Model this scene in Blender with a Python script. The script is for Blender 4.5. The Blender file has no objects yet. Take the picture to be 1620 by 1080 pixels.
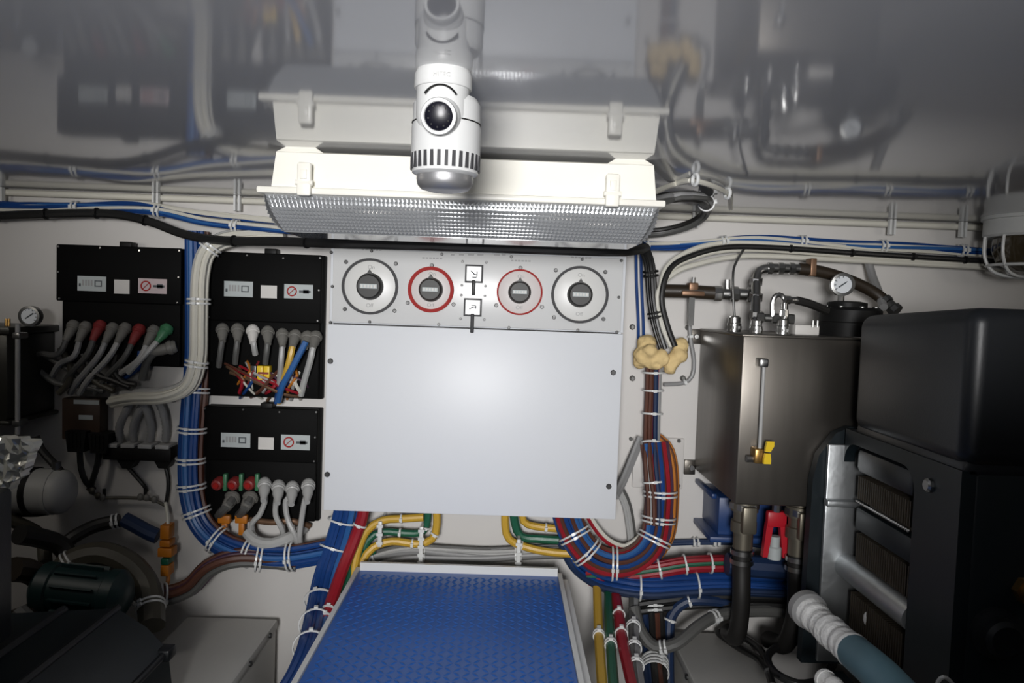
import bpy, bmesh, math, random
from mathutils import Vector, Matrix
random.seed(7)
PI = math.pi
scene = bpy.context.scene
COL = scene.collection

# ------------------------------------------------------------------ camera
CAMZ = 0.75                      # camera height above the walkway plate
F = 1200.0                       # focal length in pixels of a 1620 x 1080 frame
PITCH, ROLL, YAW = math.atan(61/1200), math.radians(2.0), math.atan(0.01)
fwd = Vector((math.sin(YAW)*math.cos(PITCH), math.cos(YAW)*math.cos(PITCH), -math.sin(PITCH)))
r0 = Vector((math.cos(YAW), -math.sin(YAW), 0)); u0 = r0.cross(fwd)
RGT = r0*math.cos(ROLL) + u0*math.sin(ROLL); UPV = -r0*math.sin(ROLL) + u0*math.cos(ROLL)
CAM = Vector((0, 0, CAMZ))
cd = bpy.data.cameras.new('camera'); cd.sensor_width = 36; cd.lens = 36*F/1620; cd.clip_start = 0.02
co = bpy.data.objects.new('camera', cd); COL.objects.link(co)
m3 = Matrix((RGT, UPV, -fwd)).transposed()
co.matrix_world = Matrix.Translation(CAM) @ m3.to_4x4()
scene.camera = co

# ------------------------------------------------------------------ world, lights, exposure
world = bpy.data.worlds.new('world'); scene.world = world; world.use_nodes = True
world.node_tree.nodes['Background'].inputs[0].default_value = (0.9, 0.95, 1, 1)
world.node_tree.nodes['Background'].inputs[1].default_value = 0.02
CEIL = CAMZ + 0.281
def lamp(name, kind, loc, energy, col, radius, aim=None, size=None):
    l = bpy.data.lights.new(name, kind); l.energy = energy; l.color = col; l.shadow_soft_size = radius
    o = bpy.data.objects.new(name, l); COL.objects.link(o); o.location = loc
    if aim is not None: o.rotation_euler = (Vector(aim) - Vector(loc)).to_track_quat('-Z', 'Y').to_euler()
    if size: l.spot_size = math.radians(size); l.spot_blend = 1.0
    return o
lamp('work_light', 'SPOT', (-0.12, -1.2, CEIL-0.22), 322, (1.0, 0.99, 0.985), 0.24, (-0.05, 2.25, CAMZ-0.01), 57)
lamp('port_ceiling_lamp', 'POINT', (-1.45, 1.3, CEIL-0.13), 2.6, (1.0, 0.93, 0.84), 0.08)
lamp('starboard_ceiling_lamp', 'POINT', (1.55, 1.15, CEIL-0.13), 2.0, (1.0, 0.93, 0.84), 0.08)
scene.view_settings.view_transform = 'Standard'; scene.view_settings.look = 'None'
scene.view_settings.gamma = 1; scene.view_settings.use_curve_mapping = False
scene.view_settings.exposure = 0.0

# ------------------------------------------------------------------ placing
W = 2.25                         # distance of the back bulkhead
def ray(px, py): return fwd + RGT*((px-810)/F) - UPV*((py-540)/F)
def P(px, py, d=W):
    r = ray(px, py); return CAM + r*(d/r.y)
def PC(px, py, drop=0.0):        # point under the ceiling
    r = ray(px, py); return CAM + r*((CEIL-drop-CAMZ)/r.z)
def Zr(z): return z + CAMZ
def PP(lst): return [P(*a) for a in lst]

# ------------------------------------------------------------------ materials
M = {}
def mat(name, col, rough=0.5, metal=0.0, var=0.06, vscale=6.0, bump=0.0, bscale=60.0, coat=0.0, spec=0.5, ior=1.5, alpha=1, trans=0, stretch=None):
    m = bpy.data.materials.new(name); m.use_nodes = True
    nt = m.node_tree; b = nt.nodes['Principled BSDF']
    b.inputs['Roughness'].default_value = rough; b.inputs['Metallic'].default_value = metal
    b.inputs['Specular IOR Level'].default_value = spec; b.inputs['IOR'].default_value = ior
    b.inputs['Coat Weight'].default_value = coat; b.inputs['Transmission Weight'].default_value = trans
    b.inputs['Coat Roughness'].default_value = 0.05
    tc = nt.nodes.new('ShaderNodeTexCoord'); n = nt.nodes.new('ShaderNodeTexNoise')
    n.inputs['Scale'].default_value = vscale; n.inputs['Detail'].default_value = 4
    src = tc.outputs['Object']
    if stretch:
        mp = nt.nodes.new('ShaderNodeMapping'); mp.inputs['Scale'].default_value = stretch
        nt.links.new(src, mp.inputs['Vector']); src = mp.outputs['Vector']
    nt.links.new(src, n.inputs['Vector'])
    mx = nt.nodes.new('ShaderNodeMix'); mx.data_type = 'RGBA'
    c = Vector(col)
    mx.inputs[6].default_value = (*(c*(1-var)), 1); mx.inputs[7].default_value = (*[min(1, x*(1+var)) for x in c], 1)
    nt.links.new(n.outputs['Fac'], mx.inputs[0]); nt.links.new(mx.outputs[2], b.inputs['Base Color'])
    if bump:
        n2 = nt.nodes.new('ShaderNodeTexNoise'); n2.inputs['Scale'].default_value = bscale
        nt.links.new(src, n2.inputs['Vector'])
        bp = nt.nodes.new('ShaderNodeBump'); bp.inputs['Strength'].default_value = bump; bp.inputs['Distance'].default_value = 0.004
        nt.links.new(n2.outputs['Fac'], bp.inputs['Height']); nt.links.new(bp.outputs['Normal'], b.inputs['Normal'])
    M[name] = m; return m
mat('wall_white', (0.68, 0.66, 0.635), 0.4, var=0.03, vscale=2, bump=0.05, bscale=30)
mat('ceiling_gloss', (0.60, 0.605, 0.62), 0.07, var=0.03, vscale=3, ior=1.95, coat=0.0, bump=0.015, bscale=5)
mat('box_white', (0.56, 0.55, 0.52), 0.5, var=0.05, vscale=4)
mat('hull_grey', (0.13, 0.13, 0.125), 0.6, var=0.1, vscale=4)
mat('panel_white', (0.72, 0.74, 0.77), 0.42, var=0.015, vscale=3)
mat('switch_plate', (0.66, 0.665, 0.66), 0.3, var=0.03, vscale=8)
mat('light_cream', (0.88, 0.86, 0.78), 0.35, var=0.02)
mat('lens', (0.34, 0.35, 0.36), 0.10, 0.35, var=0.05, vscale=20, spec=0.9)
mat('white_plastic', (0.72, 0.73, 0.72), 0.3, var=0.02)
mat('white_cable', (0.68, 0.66, 0.58), 0.4, var=0.06, vscale=12)
mat('grey_cable', (0.30, 0.30, 0.30), 0.4, var=0.12, vscale=12)
mat('pale_grey_cable', (0.42, 0.42, 0.41), 0.4, var=0.12, vscale=12)
mat('blue_cable', (0.010, 0.052, 0.21), 0.35, var=0.2, vscale=10)
mat('light_blue_cable', (0.03, 0.12, 0.34), 0.35, var=0.2, vscale=10)
mat('red_cable', (0.30, 0.012, 0.022), 0.35, var=0.2, vscale=10)
mat('yellow_cable', (0.62, 0.38, 0.045), 0.4, var=0.12, vscale=10)
mat('green_cable', (0.012, 0.11, 0.06), 0.4, var=0.2, vscale=10)
mat('brown_cable', (0.10, 0.036, 0.022), 0.4, var=0.25, vscale=10)
mat('purple_cable', (0.07, 0.03, 0.06), 0.4, var=0.2, vscale=10)
mat('orange_cable', (0.50, 0.17, 0.02), 0.45, var=0.2, vscale=10)
mat('black_cable', (0.012, 0.012, 0.012), 0.4, var=0.2, vscale=10)
mat('black_box', (0.0035, 0.0035, 0.0035), 0.6, var=0.15, vscale=20, spec=0.08)
mat('black_plastic', (0.009, 0.009, 0.009), 0.5, var=0.2, vscale=10, spec=0.2)
mat('knob_black', (0.014, 0.014, 0.013), 0.5, var=0.2, vscale=30)
mat('dark_screw', (0.06, 0.06, 0.06), 0.4, 0.6)
mat('steel', (0.55, 0.55, 0.54), 0.28, 1.0, var=0.1, vscale=20)
mat('tank_steel', (0.145, 0.133, 0.118), 0.40, 0.9, var=0.2, vscale=6, stretch=(6, 6, 0.5))
mat('silver', (0.40, 0.40, 0.41), 0.42, 0.75, var=0.05)
mat('red_ring', (0.34, 0.016, 0.014), 0.6, spec=0.2)
mat('dark_ring', (0.045, 0.045, 0.048), 0.55, spec=0.25)
mat('camera_white', (0.60, 0.605, 0.60), 0.35, var=0.02)
mat('dial_face', (0.70, 0.70, 0.68), 0.35, var=0.03)
mat('pink_face', (0.70, 0.66, 0.645), 0.35, var=0.03)
mat('label_grey', (0.46, 0.50, 0.50), 0.5, var=0.05)
mat('label_white', (0.66, 0.64, 0.61), 0.5, var=0.03)
mat('label_pink', (0.55, 0.45, 0.46), 0.5, var=0.1, vscale=40)
mat('print_dark', (0.07, 0.08, 0.09), 0.5)
mat('print_faint', (0.33, 0.33, 0.33), 0.5)
mat('blue_plate', (0.014, 0.105, 0.42), 0.38, var=0.12, vscale=5, bump=0.1, bscale=40)
mat('foam', (0.80, 0.60, 0.29), 0.85, var=0.12, vscale=14, bump=0.6, bscale=70)
mat('engine_dark', (0.013, 0.015, 0.018), 0.42, var=0.15, vscale=6, bump=0.05, bscale=200)
mat('engine_blue', (0.008, 0.014, 0.018), 0.45, var=0.2, vscale=6)
mat('aluminium', (0.50, 0.52, 0.53), 0.4, 0.85, var=0.25, vscale=12, bump=0.3, bscale=30)
mat('foil', (0.85, 0.84, 0.76), 0.3, 0.6, var=0.2, vscale=20, bump=0.9, bscale=25)
mat('fin_brown', (0.085, 0.07, 0.052), 0.5, 0.5, var=0.3, vscale=20)
mat('hose_brown', (0.028, 0.019, 0.011), 0.5, var=0.3, vscale=14)
mat('hose_black', (0.014, 0.013, 0.012), 0.5, var=0.25, vscale=14)
mat('hose_grey', (0.10, 0.10, 0.095), 0.5, var=0.2, vscale=14)
mat('hose_olive', (0.075, 0.068, 0.05), 0.5, var=0.25, vscale=14)
mat('hose_blue', (0.012, 0.03, 0.085), 0.5, var=0.25, vscale=14)
mat('slate_blue', (0.10, 0.20, 0.25), 0.6, var=0.2, vscale=10)
mat('white_tape', (0.90, 0.90, 0.88), 0.7, var=0.12, vscale=25, bump=0.6, bscale=90)
mat('brass', (0.42, 0.25, 0.08), 0.35, 0.9, var=0.15, vscale=15)
mat('copper', (0.24, 0.14, 0.085), 0.45, 0.6, var=0.2, vscale=15)
mat('bronze_fitting', (0.20, 0.18, 0.14), 0.42, 0.7, var=0.25, vscale=12)
mat('yellow_handle', (0.85, 0.58, 0.02), 0.4, var=0.08)
mat('red_paint', (0.50, 0.012, 0.025), 0.4, var=0.15)
mat('bracket_blue', (0.012, 0.045, 0.16), 0.4, var=0.15)
mat('teal_motor', (0.006, 0.027, 0.027), 0.45, var=0.2)
mat('ecu_brown', (0.045, 0.025, 0.015), 0.5, var=0.4, vscale=12)
mat('orange_plastic', (0.52, 0.17, 0.01), 0.45, var=0.15)
mat('red_plug', (0.22, 0.025, 0.025), 0.45, var=0.2)
mat('green_plug', (0.05, 0.19, 0.09), 0.45, var=0.2)
mat('grey_plug', (0.17, 0.165, 0.15), 0.5, var=0.2, vscale=20)
mat('tank_white', (0.42, 0.42, 0.40), 0.45, var=0.08)
mat('lamp_glass', (0.06, 0.045, 0.025), 0.12, var=0.3, vscale=10, spec=0.7)
mat('camera_lens', (0.004, 0.004, 0.009), 0.3, spec=0.25)
mat('gauge_face', (0.72, 0.75, 0.78), 0.3, var=0.03)
mat('dark_tank', (0.035, 0.035, 0.03), 0.38, 0.5, var=0.2, vscale=6)
mat('steel_dark', (0.16, 0.16, 0.155), 0.35, 0.8, var=0.2, vscale=20)

# ------------------------------------------------------------------ geometry collector
ORG = {}
class G:
    def __init__(s): s.v = []; s.f = []
    def add(s, vs, fs):
        o = len(s.v); s.v += [Vector(x) for x in vs]; s.f += [tuple(i+o for i in f) for f in fs]; return s
    def box(s, lo, hi):
        a, b = Vector(lo), Vector(hi)
        vs = [(x, y, z) for z in (a.z, b.z) for y in (a.y, b.y) for x in (a.x, b.x)]
        return s.add(vs, [(0,2,3,1),(4,5,7,6),(0,1,5,4),(2,6,7,3),(0,4,6,2),(1,3,7,5)])
    def hull(s, pts):
        bm = bmesh.new()
        for p in pts: bm.verts.new(p)
        r = bmesh.ops.convex_hull(bm, input=bm.verts)
        bmesh.ops.delete(bm, geom=list({e for e in r['geom_interior']+r['geom_unused'] if isinstance(e, bmesh.types.BMVert)}), context='VERTS')
        bmesh.ops.dissolve_limit(bm, angle_limit=0.01, verts=bm.verts, edges=bm.edges)
        bmesh.ops.recalc_face_normals(bm, faces=bm.faces)
        bm.verts.index_update()
        s.add([v.co.copy() for v in bm.verts], [[v.index for v in f.verts] for f in bm.faces]); bm.free(); return s
    def rbox(s, lo, hi, b=0.004, k=2):
        lo, hi = Vector(lo), Vector(hi); pts = []
        for sx in (0, 1):
            for sy in (0, 1):
                for sz in (0, 1):
                    c = Vector(((hi.x-b if sx else lo.x+b), (hi.y-b if sy else lo.y+b), (hi.z-b if sz else lo.z+b)))
                    sg = Vector((1 if sx else -1, 1 if sy else -1, 1 if sz else -1))
                    for i in range(k+1):
                        for j in range(k+1):
                            th = i*PI/2/k; ph = j*PI/2/k
                            pts.append(c + Vector((sg.x*b*math.cos(ph)*math.cos(th), sg.y*b*math.cos(ph)*math.sin(th), sg.z*b*math.sin(ph))))
        return s.hull(pts)
    def lathe(s, prof, org, axis=(0,0,1), n=24, close=True):
        ax = Vector(axis).normalized(); q = ax.to_track_quat('Z', 'Y'); org = Vector(org)
        o = len(s.v); vs = []
        for (r, h) in prof:
            for i in range(n):
                a = 2*PI*i/n; vs.append(org + q @ Vector((r*math.cos(a), r*math.sin(a), h)))
        fs = []
        for k in range(len(prof)-1):
            for i in range(n):
                j = (i+1) % n; fs.append((k*n+i, k*n+j, (k+1)*n+j, (k+1)*n+i))
        if close:
            fs.append(tuple(reversed(range(n)))); fs.append(tuple((len(prof)-1)*n+i for i in range(n)))
        return s.add(vs, fs)
    def cyl(s, a, b, r, r2=None, n=16):
        a, b = Vector(a), Vector(b)
        return s.lathe([(r, 0), (r if r2 is None else r2, (b-a).length)], a, b-a, n)
    def ring(s, org, axis, ri, ro, h, n=32):
        ax = Vector(axis).normalized(); q = ax.to_track_quat('Z', 'Y'); org = Vector(org); vs = []; fs = []
        pr = [(ri, -h/2), (ro, -h/2), (ro, h/2), (ri, h/2)]
        for (r, z) in pr:
            for i in range(n):
                a = 2*PI*i/n; vs.append(org + q @ Vector((r*math.cos(a), r*math.sin(a), z)))
        for k in range(4):
            for i in range(n):
                j = (i+1) % n; l = (k+1) % 4; fs.append((k*n+i, k*n+j, l*n+j, l*n+i))
        return s.add(vs, fs)
    def torus(s, org, axis, R, r, n=32, m=8, a0=0, a1=2*PI):
        q = Vector(axis).normalized().to_track_quat('Z', 'Y')
        pts = [Vector(org) + q @ Vector((R*math.cos(a0+(a1-a0)*i/n), R*math.sin(a0+(a1-a0)*i/n), 0)) for i in range(n+1)]
        return s.sweep(pts, r, m)
    def sweep(s, pts, r, n=8):
        fr = frames(pts); vs = []; fs = []; L = len(pts)
        for k, p in enumerate(pts):
            rr = r[k] if isinstance(r, (list, tuple)) else r
            t, u, v = fr[k]
            for i in range(n):
                a = 2*PI*i/n; vs.append(p + u*(rr*math.cos(a)) + v*(rr*math.sin(a)))
        for k in range(L-1):
            for i in range(n):
                j = (i+1) % n; fs.append((k*n+i, k*n+j, (k+1)*n+j, (k+1)*n+i))
        fs.append(tuple(reversed(range(n)))); fs.append(tuple((L-1)*n+i for i in range(n)))
        return s.add(vs, fs)
    def prism(s, poly, d):
        d = Vector(d); n = len(poly); vs = [Vector(p) for p in poly]; vs += [p+d for p in vs]
        fs = [tuple(reversed(range(n))), tuple(range(n, 2*n))] + [(i, (i+1) % n, (i+1) % n+n, i+n) for i in range(n)]
        return s.add(vs, fs)
    def sphere(s, c, r, n=16, sc=(1, 1, 1)):
        c = Vector(c); prof = []
        vs = []; fs = []; m = n//2
        for k in range(m+1):
            th = PI*k/m
            for i in range(n):
                a = 2*PI*i/n; vs.append(c + Vector((r*sc[0]*math.sin(th)*math.cos(a), r*sc[1]*math.sin(th)*math.sin(a), r*sc[2]*math.cos(th))))
        for k in range(m):
            for i in range(n):
                j = (i+1) % n; fs.append((k*n+i, (k+1)*n+i, (k+1)*n+j, k*n+j))
        return s.add(vs, fs)
    def build(s, name, mt, parent=None, label=None, cat=None, group=None, kind=None, sharp=35, sm=True):
        me = bpy.data.meshes.new(name)
        if parent is not None: org = ORG[parent]
        else:
            xs = [v.x for v in s.v]; ys = [v.y for v in s.v]; zs = [v.z for v in s.v]
            org = Vector(((min(xs)+max(xs))/2, (min(ys)+max(ys))/2, min(zs)))
        me.from_pydata([v-org for v in s.v], [], s.f)
        bm = bmesh.new(); bm.from_mesh(me)
        bmesh.ops.remove_doubles(bm, verts=bm.verts, dist=1e-6)
        bmesh.ops.recalc_face_normals(bm, faces=bm.faces); bm.to_mesh(me); bm.free()
        if sm:
            me.polygons.foreach_set('use_smooth', [True]*len(me.polygons))
            me.set_sharp_from_angle(angle=math.radians(sharp))
        me.materials.append(M[mt]); me.update()
        o = bpy.data.objects.new(name, me); COL.objects.link(o); ORG[o] = org
        if parent is not None: o.parent = parent
        else: o.location = org
        if label: o['label'] = label
        if cat: o['category'] = cat
        if group: o['group'] = group
        if kind: o['kind'] = kind
        return o
def thing(name, label, cat, loc, group=None):
    o = bpy.data.objects.new(name, None); COL.objects.link(o); o.location = loc; ORG[o] = Vector(loc)
    o.empty_display_size = 0.02
    o['label'] = label; o['category'] = cat
    if group: o['group'] = group
    return o
def mesh_copy(src, delta, parent):           # same mesh data, moved by delta, under parent
    c = src.copy(); COL.objects.link(c); c.parent = parent
    c.location = ORG[src] + Vector(delta) - ORG[parent]; ORG[c] = ORG[src] + Vector(delta); return c
def frames(pts):
    L = len(pts); T = []
    for k in range(L):
        t = (pts[min(k+1, L-1)] - pts[max(k-1, 0)]); T.append(t.normalized() if t.length > 1e-9 else Vector((0,0,1)))
    ref = Vector((0, -1, 0)) if abs(T[0].y) < 0.9 else Vector((0, 0, 1))
    u = (ref - T[0]*ref.dot(T[0])).normalized(); out = []
    for k in range(L):
        u = u - T[k]*u.dot(T[k]); u.normalize(); out.append((T[k], u.copy(), T[k].cross(u)))
    return out
def smooth(pts, step=0.018):
    pts = [Vector(p) for p in pts]
    if len(pts) == 2:
        n = max(2, int((pts[1]-pts[0]).length/0.05)); return [pts[0].lerp(pts[1], i/n) for i in range(n+1)]
    out = []; e = [pts[0]*2-pts[1]] + pts + [pts[-1]*2-pts[-2]]
    for i in range(1, len(e)-2):
        p0, p1, p2, p3 = e[i-1], e[i], e[i+1], e[i+2]; n = max(2, int((p2-p1).length/step))
        for k in range(n):
            t = k/n
            out.append(0.5*((2*p1) + (p2-p0)*t + (2*p0-5*p1+4*p2-p3)*t*t + (3*p1-p0-3*p2+p3)*t**3))
    out.append(pts[-1]); return out
def at_frac(pts, t):
    d = [0]
    for a, b in zip(pts, pts[1:]): d.append(d[-1]+(b-a).length)
    x = t*d[-1]
    for k in range(len(pts)-1):
        if d[k+1] >= x:
            return pts[k].lerp(pts[k+1], (x-d[k])/max(1e-9, d[k+1]-d[k])), (pts[k+1]-pts[k]).normalized(), k
    return pts[-1], (pts[-1]-pts[-2]).normalized(), len(pts)-1
def add_tie(root, p, t, R, mt='white_plastic', w=0.005, double=False):
    for s in ((-0.006, 0.006) if double else (0,)):
        g = G().ring(p + t*s, t, R*0.99, R*1.0+0.0028, w, 20)
        hd = (Vector((0, -1, 0)) - t*t.dot(Vector((0, -1, 0))))
        hd = hd.normalized() if hd.length > 0.2 else Vector((0, 0, 1))
        c = p + t*s + hd*(R+0.004); side = t.cross(hd)
        g.hull([c + t*(a*w*0.8) + hd*(b*0.0035) + side*(d*0.005) for a in (-1, 1) for b in (-1, 1) for d in (-1, 1)])
        g.build('cable_tie', mt, root)
def bundle(name, label, path, R, mats, n, ties=(), double=True, group=None, cat='cable bundle', tie_mat='white_plastic', wob=0.12, sides=7, fill=0.98):
    pts = smooth([P(*a) if not isinstance(a, Vector) else a for a in path]); L = len(pts)
    Rs = [R if not isinstance(R, (list, tuple)) else R[0] + (R[1]-R[0])*k/(L-1) for k in range(L)]
    root = thing(name, label, cat, pts[0]); fr = frames(pts)
    sr = fill*Rs[0]/math.sqrt(n) if n > 1 else Rs[0]
    if group: root['group'] = group
    for i in range(n):
        rr = math.sqrt((i+0.5)/n); a0 = i*2.39996; ph = random.uniform(0, 6); f = random.uniform(0.6, 1.4)
        line = []; rad = []
        for k in range(L):
            t, u, v = fr[k]; a = a0 + wob*math.sin(ph + k*0.09*f)*2.0; q = rr*(Rs[k]-sr*Rs[k]/Rs[0])
            line.append(pts[k] + u*(q*math.cos(a)) + v*(q*math.sin(a))); rad.append(sr*Rs[k]/Rs[0])
        m = mats(a0 % (2*PI), rr) if callable(mats) else mats[i % len(mats)]
        G().sweep(line, rad, sides).build('cable', m, root)
    for t in ties:
        p, tg, k = at_frac(pts, t); add_tie(root, p, tg, Rs[k]*1.02, tie_mat, double=double)
    return root
def cable(name, label, path, r, mt, ties=(), group=None, cat='cable', n=10, tie_mat='white_plastic', double=False):
    pts = smooth([P(*a) if not isinstance(a, Vector) else a for a in path])
    g = G().sweep(pts, r, n)
    if not ties: return g.build(name, mt, None, label, cat, group)
    root = thing(name, label, cat, pts[0], group); g.build('cable' if 'hose' not in name else 'hose_tube', mt, root)
    for t in ties:
        p, tg, k = at_frac(pts, t); add_tie(root, p, tg, r*1.02, tie_mat, double=double)
    return root
SCREW = {}
def screw(p, r, parent, mt='dark_screw', axis=(0, -1, 0), name='screw'):
    key = (round(r, 5), mt, tuple(axis), name); p = Vector(p)
    if key not in SCREW:
        o = G().lathe([(r, -0.001), (r, r*0.5), (r*0.75, r*0.8)], p, axis, 8).build(name, mt, parent)
        SCREW[key] = (o, p); return o
    o, p0 = SCREW[key]
    c = o.copy(); COL.objects.link(c); c.parent = parent
    # the mesh is stored around the first parent's origin
    base = ORG[o]; c.location = (p - p0) + base - ORG[parent]; ORG[c] = ORG[parent]; return c
def text(name, s, p, size, mt, parent, align='CENTER'):
    cu = bpy.data.curves.new(name, 'FONT'); cu.body = s; cu.size = size; cu.align_x = align; cu.align_y = 'CENTER'; cu.extrude = 0.0003
    tmp = bpy.data.objects.new(name, cu); me = bpy.data.meshes.new_from_object(tmp); bpy.data.objects.remove(tmp)
    me.materials.clear(); me.materials.append(M[mt]); o = bpy.data.objects.new(name, me); COL.objects.link(o); o.parent = parent
    o.location = Vector(p) - ORG[parent]; o.rotation_euler = (PI/2, 0, 0); ORG[o] = ORG[parent]; return o

# ================================================================== the setting
def struct(name, lo, hi, mt): return G().box(lo, hi).build(name, mt, kind='structure', sm=False)
struct('wall_back', (-1.95, W, -0.6), (1.95, W+0.05, CEIL), 'wall_white')
struct('wall_left', (-2.0, -2.55, -0.6), (-1.95, W+0.05, CEIL), 'hull_grey')
struct('wall_right', (1.95, -2.55, -0.6), (2.0, W+0.05, CEIL), 'hull_grey')
struct('wall_front', (-2.0, -2.6, -0.6), (2.0, -2.55, CEIL), 'hull_grey')
struct('floor', (-2.0, -2.6, -0.65), (2.0, W+0.05, -0.6), 'hull_grey')
struct('ceiling', (-2.0, -2.6, CEIL), (2.0, W+0.05, CEIL+0.04), 'ceiling_gloss')

# walkway with raised tread pattern
XL, XR, YB = -0.388, 0.181, 2.07
wk = thing('walkway', 'blue raised-pattern tread plate walkway with white edge trim', 'walkway', ((XL+XR)/2, 1.0, -0.6))
G().box((XL+0.012, -0.6, -0.012), (XR-0.012, YB-0.012, 0)).build('tread_plate', 'blue_plate', wk)
lug = G(); row = 0; y = 0.75
while y < YB-0.03:
    x = XL+0.03
    k = 0
    while x < XR-0.025:
        s = 1 if (k+row) % 2 else -1
        ca, sa = math.cos(s*PI/4), math.sin(s*PI/4)
        pl = []
        for (a, b) in ((-0.012, 0), (0, -0.0035), (0.012, 0), (0, 0.0035)):
            pl.append(Vector((x+a*ca-b*sa, y+a*sa+b*ca, 0)))
        o = len(lug.v); lug.v += pl + [Vector((x, y, 0.0022))]
        lug.f += [(o+i, o+(i+1) % 4, o+4) for i in range(4)]
        x += 0.019; k += 1
    y += 0.019; row += 1
lug.build('tread_lugs', 'blue_plate', wk, kind='stuff')
for nm, lo, hi in (('edge_trim', (XL, -0.6, -0.06), (XL+0.011, YB, 0.006)), ('edge_trim', (XR-0.011, -0.6, -0.06), (XR, YB, 0.006)),
                   ('end_trim', (XL+0.012, YB-0.011, -0.06), (XR-0.012, YB, 0.022)), ('side_angle', (XR+0.0005, 1.2, -0.10), (XR+0.018, YB, -0.012))):
    G().box(lo, hi).build(nm, 'white_plastic', wk)
G().box((XL+0.03, -0.5, -0.6), (XL+0.06, YB-0.05, -0.06)).build('support', 'white_plastic', wk)
G().box((XR-0.06, -0.5, -0.6), (XR-0.03, YB-0.05, -0.06)).build('support', 'white_plastic', wk)

# plinth boxes either side of the walkway
def plinth(lbl, x0, x1, y0, y1, side):
    r = thing('battery_box', lbl, 'box', ((x0+x1)/2, (y0+y1)/2, -0.6))
    G().rbox((x0, y0, -0.6), (x1, y1, -0.235), 0.006).build('box_body', 'box_white', r)
    G().rbox((x0-0.006, y0-0.006, -0.234), (x1+0.006, y1, -0.204), 0.008).build('box_lid', 'box_white', r)
    ex = x1+0.002 if side > 0 else x0-0.002
    for yy in (1.75, 1.95, 2.12): screw((ex+0.004*side, yy, -0.219), 0.008, r, 'dark_screw', (side, 0, 0), 'lid_screw')
    return r
plinth('off-white box with a flat lid below the brown cable bundle', -0.9, -0.645, 1.69, 2.2, 1)
plinth('off-white box with coiled black cable lying on its lid', 0.52, 0.73, 1.55, 2.2, -1)

# ================================================================== white distribution cabinet
x0 = P(520, 600, 2.0).x - 0.006; x1 = P(983, 600, 2.0).x; zt = P(750, 397, 2.0).z; zb = P(745, 814, 2.0).z; YF = 2.0
zs = P(750, 519, 2.0).z
cab = thing('switch_cabinet', 'large white distribution cabinet with four round rotary switches', 'cabinet', ((x0+x1)/2, W, zb))
g = G(); g.box((x0+0.004, YF+0.012, zb+0.002), (x0+0.012, W, zt)); g.build('side_panel', 'panel_white', cab)
g = G(); g.box((x1-0.012, YF+0.012, zb+0.002), (x1-0.004, W, zt)); g.build('side_panel', 'panel_white', cab)
G().box((x0+0.012, YF+0.012, zt-0.01), (x1-0.012, W, zt)).build('top_panel', 'panel_white', cab)
G().rbox((x0, YF-0.002, zb), (x1, YF+0.012, zs-0.002), 0.002).build('cover_plate', 'panel_white', cab)
G().rbox((x0+0.004, YF, zs+0.001), (x1, YF+0.012, zt), 0.002).build('header_plate', 'panel_white', cab)
G().rbox((x0+0.012, YF-0.006, zs+0.004), (x1-0.008, YF, zt-0.006), 0.002).build('switch_plate', 'switch_plate', cab)
yf = YF-0.006
for (px, py) in ((526, 453), (523, 510), (524, 399), (588, 397), (699, 402), (809, 406), (921, 410), (983, 412), (979, 470), (976, 525), (914, 522), (805, 518), (694, 513), (585, 509)):
    screw(P(px, py, yf), 0.0042, cab)
for (px, py) in ((523, 571), (970, 589), (518, 750), (963, 769)):
    screw(P(px, py, YF-0.002), 0.0075, cab, 'dark_screw', (0, -1, 0), 'cover_bolt')
def switch(px, py, Rpx, kpx, ringm, facem, thick, scr):
    c = P(px, py, yf); k = 2.0/F; R = Rpx*k
    s = G().lathe([(R*0.93, 0), (R*0.93, 0.004), (R*0.9, 0.005)], c, (0, -1, 0), 40).build('rotary_switch', facem, cab)
    G().ring(c + Vector((0, -0.005, 0)), (0, -1, 0), R*(1-thick), R, 0.012, 48).build('bezel', ringm, s)
    kr = kpx*k
    G().lathe([(kr*1.06, 0.004), (kr*1.06, 0.010), (kr, 0.016), (kr*0.95, 0.026), (kr*0.85, 0.030)], c, (0, -1, 0), 32).build('knob', 'knob_black', s)
    a = c + Vector((0, -0.012, kr*1.0))
    G().prism([a + Vector((-0.010, 0, -0.006)), a + Vector((0.010, 0, -0.006)), a + Vector((0, 0, 0.010))], (0, -0.012, 0)).build('pointer', 'knob_black', s)
    q = c + Vector((0, -0.0305, 0.0))
    G().box(q + Vector((-kr*0.66, -0.001, -kr*0.17)), q + Vector((kr*0.66, 0.001, kr*0.17))).build('knob_label', 'label_grey', s)
    for i in range(5):
        w = q + Vector((-kr*0.5 + i*kr*0.25, -0.0013, 0))
        G().box(w + Vector((-kr*0.05, -0.0004, -kr*0.1)), w + Vector((kr*0.05, 0.0004, kr*0.1))).build('print_mark', 'label_white', s)
    z2 = R*0.68
    text('on_lettering', 'On', c + Vector((0.002, -0.0058, z2)), 0.014, 'print_faint', s)
    text('off_lettering', 'Off', c + Vector((0, -0.0058, -z2)), 0.014, 'print_faint', s)
    for (dx, dz) in scr: screw(c + Vector((dx*k, 0, dz*k)), 0.0055, s)
    # faint caption strip above
    for i in range(6):
        w = c + Vector((-0.022+i*0.009, 0.0, R+0.022))
        G().box(w + Vector((-0.0032, -0.0006, -0.002)), w + Vector((0.0032, 0, 0.002))).build('caption_mark', 'print_faint', s)
sq = [(-39, 37), (39, 37), (-39, -37), (39, -37)]
tri = [(0, 38), (-36, -22), (36, -22)]
switch(586, 453, 44, 20, 'dark_ring', 'dial_face', 0.09, sq)
switch(682, 458, 36, 18, 'red_ring', 'pink_face', 0.15, tri)
switch(822, 462, 36, 17, 'red_ring', 'pink_face', 0.07, tri)
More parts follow.
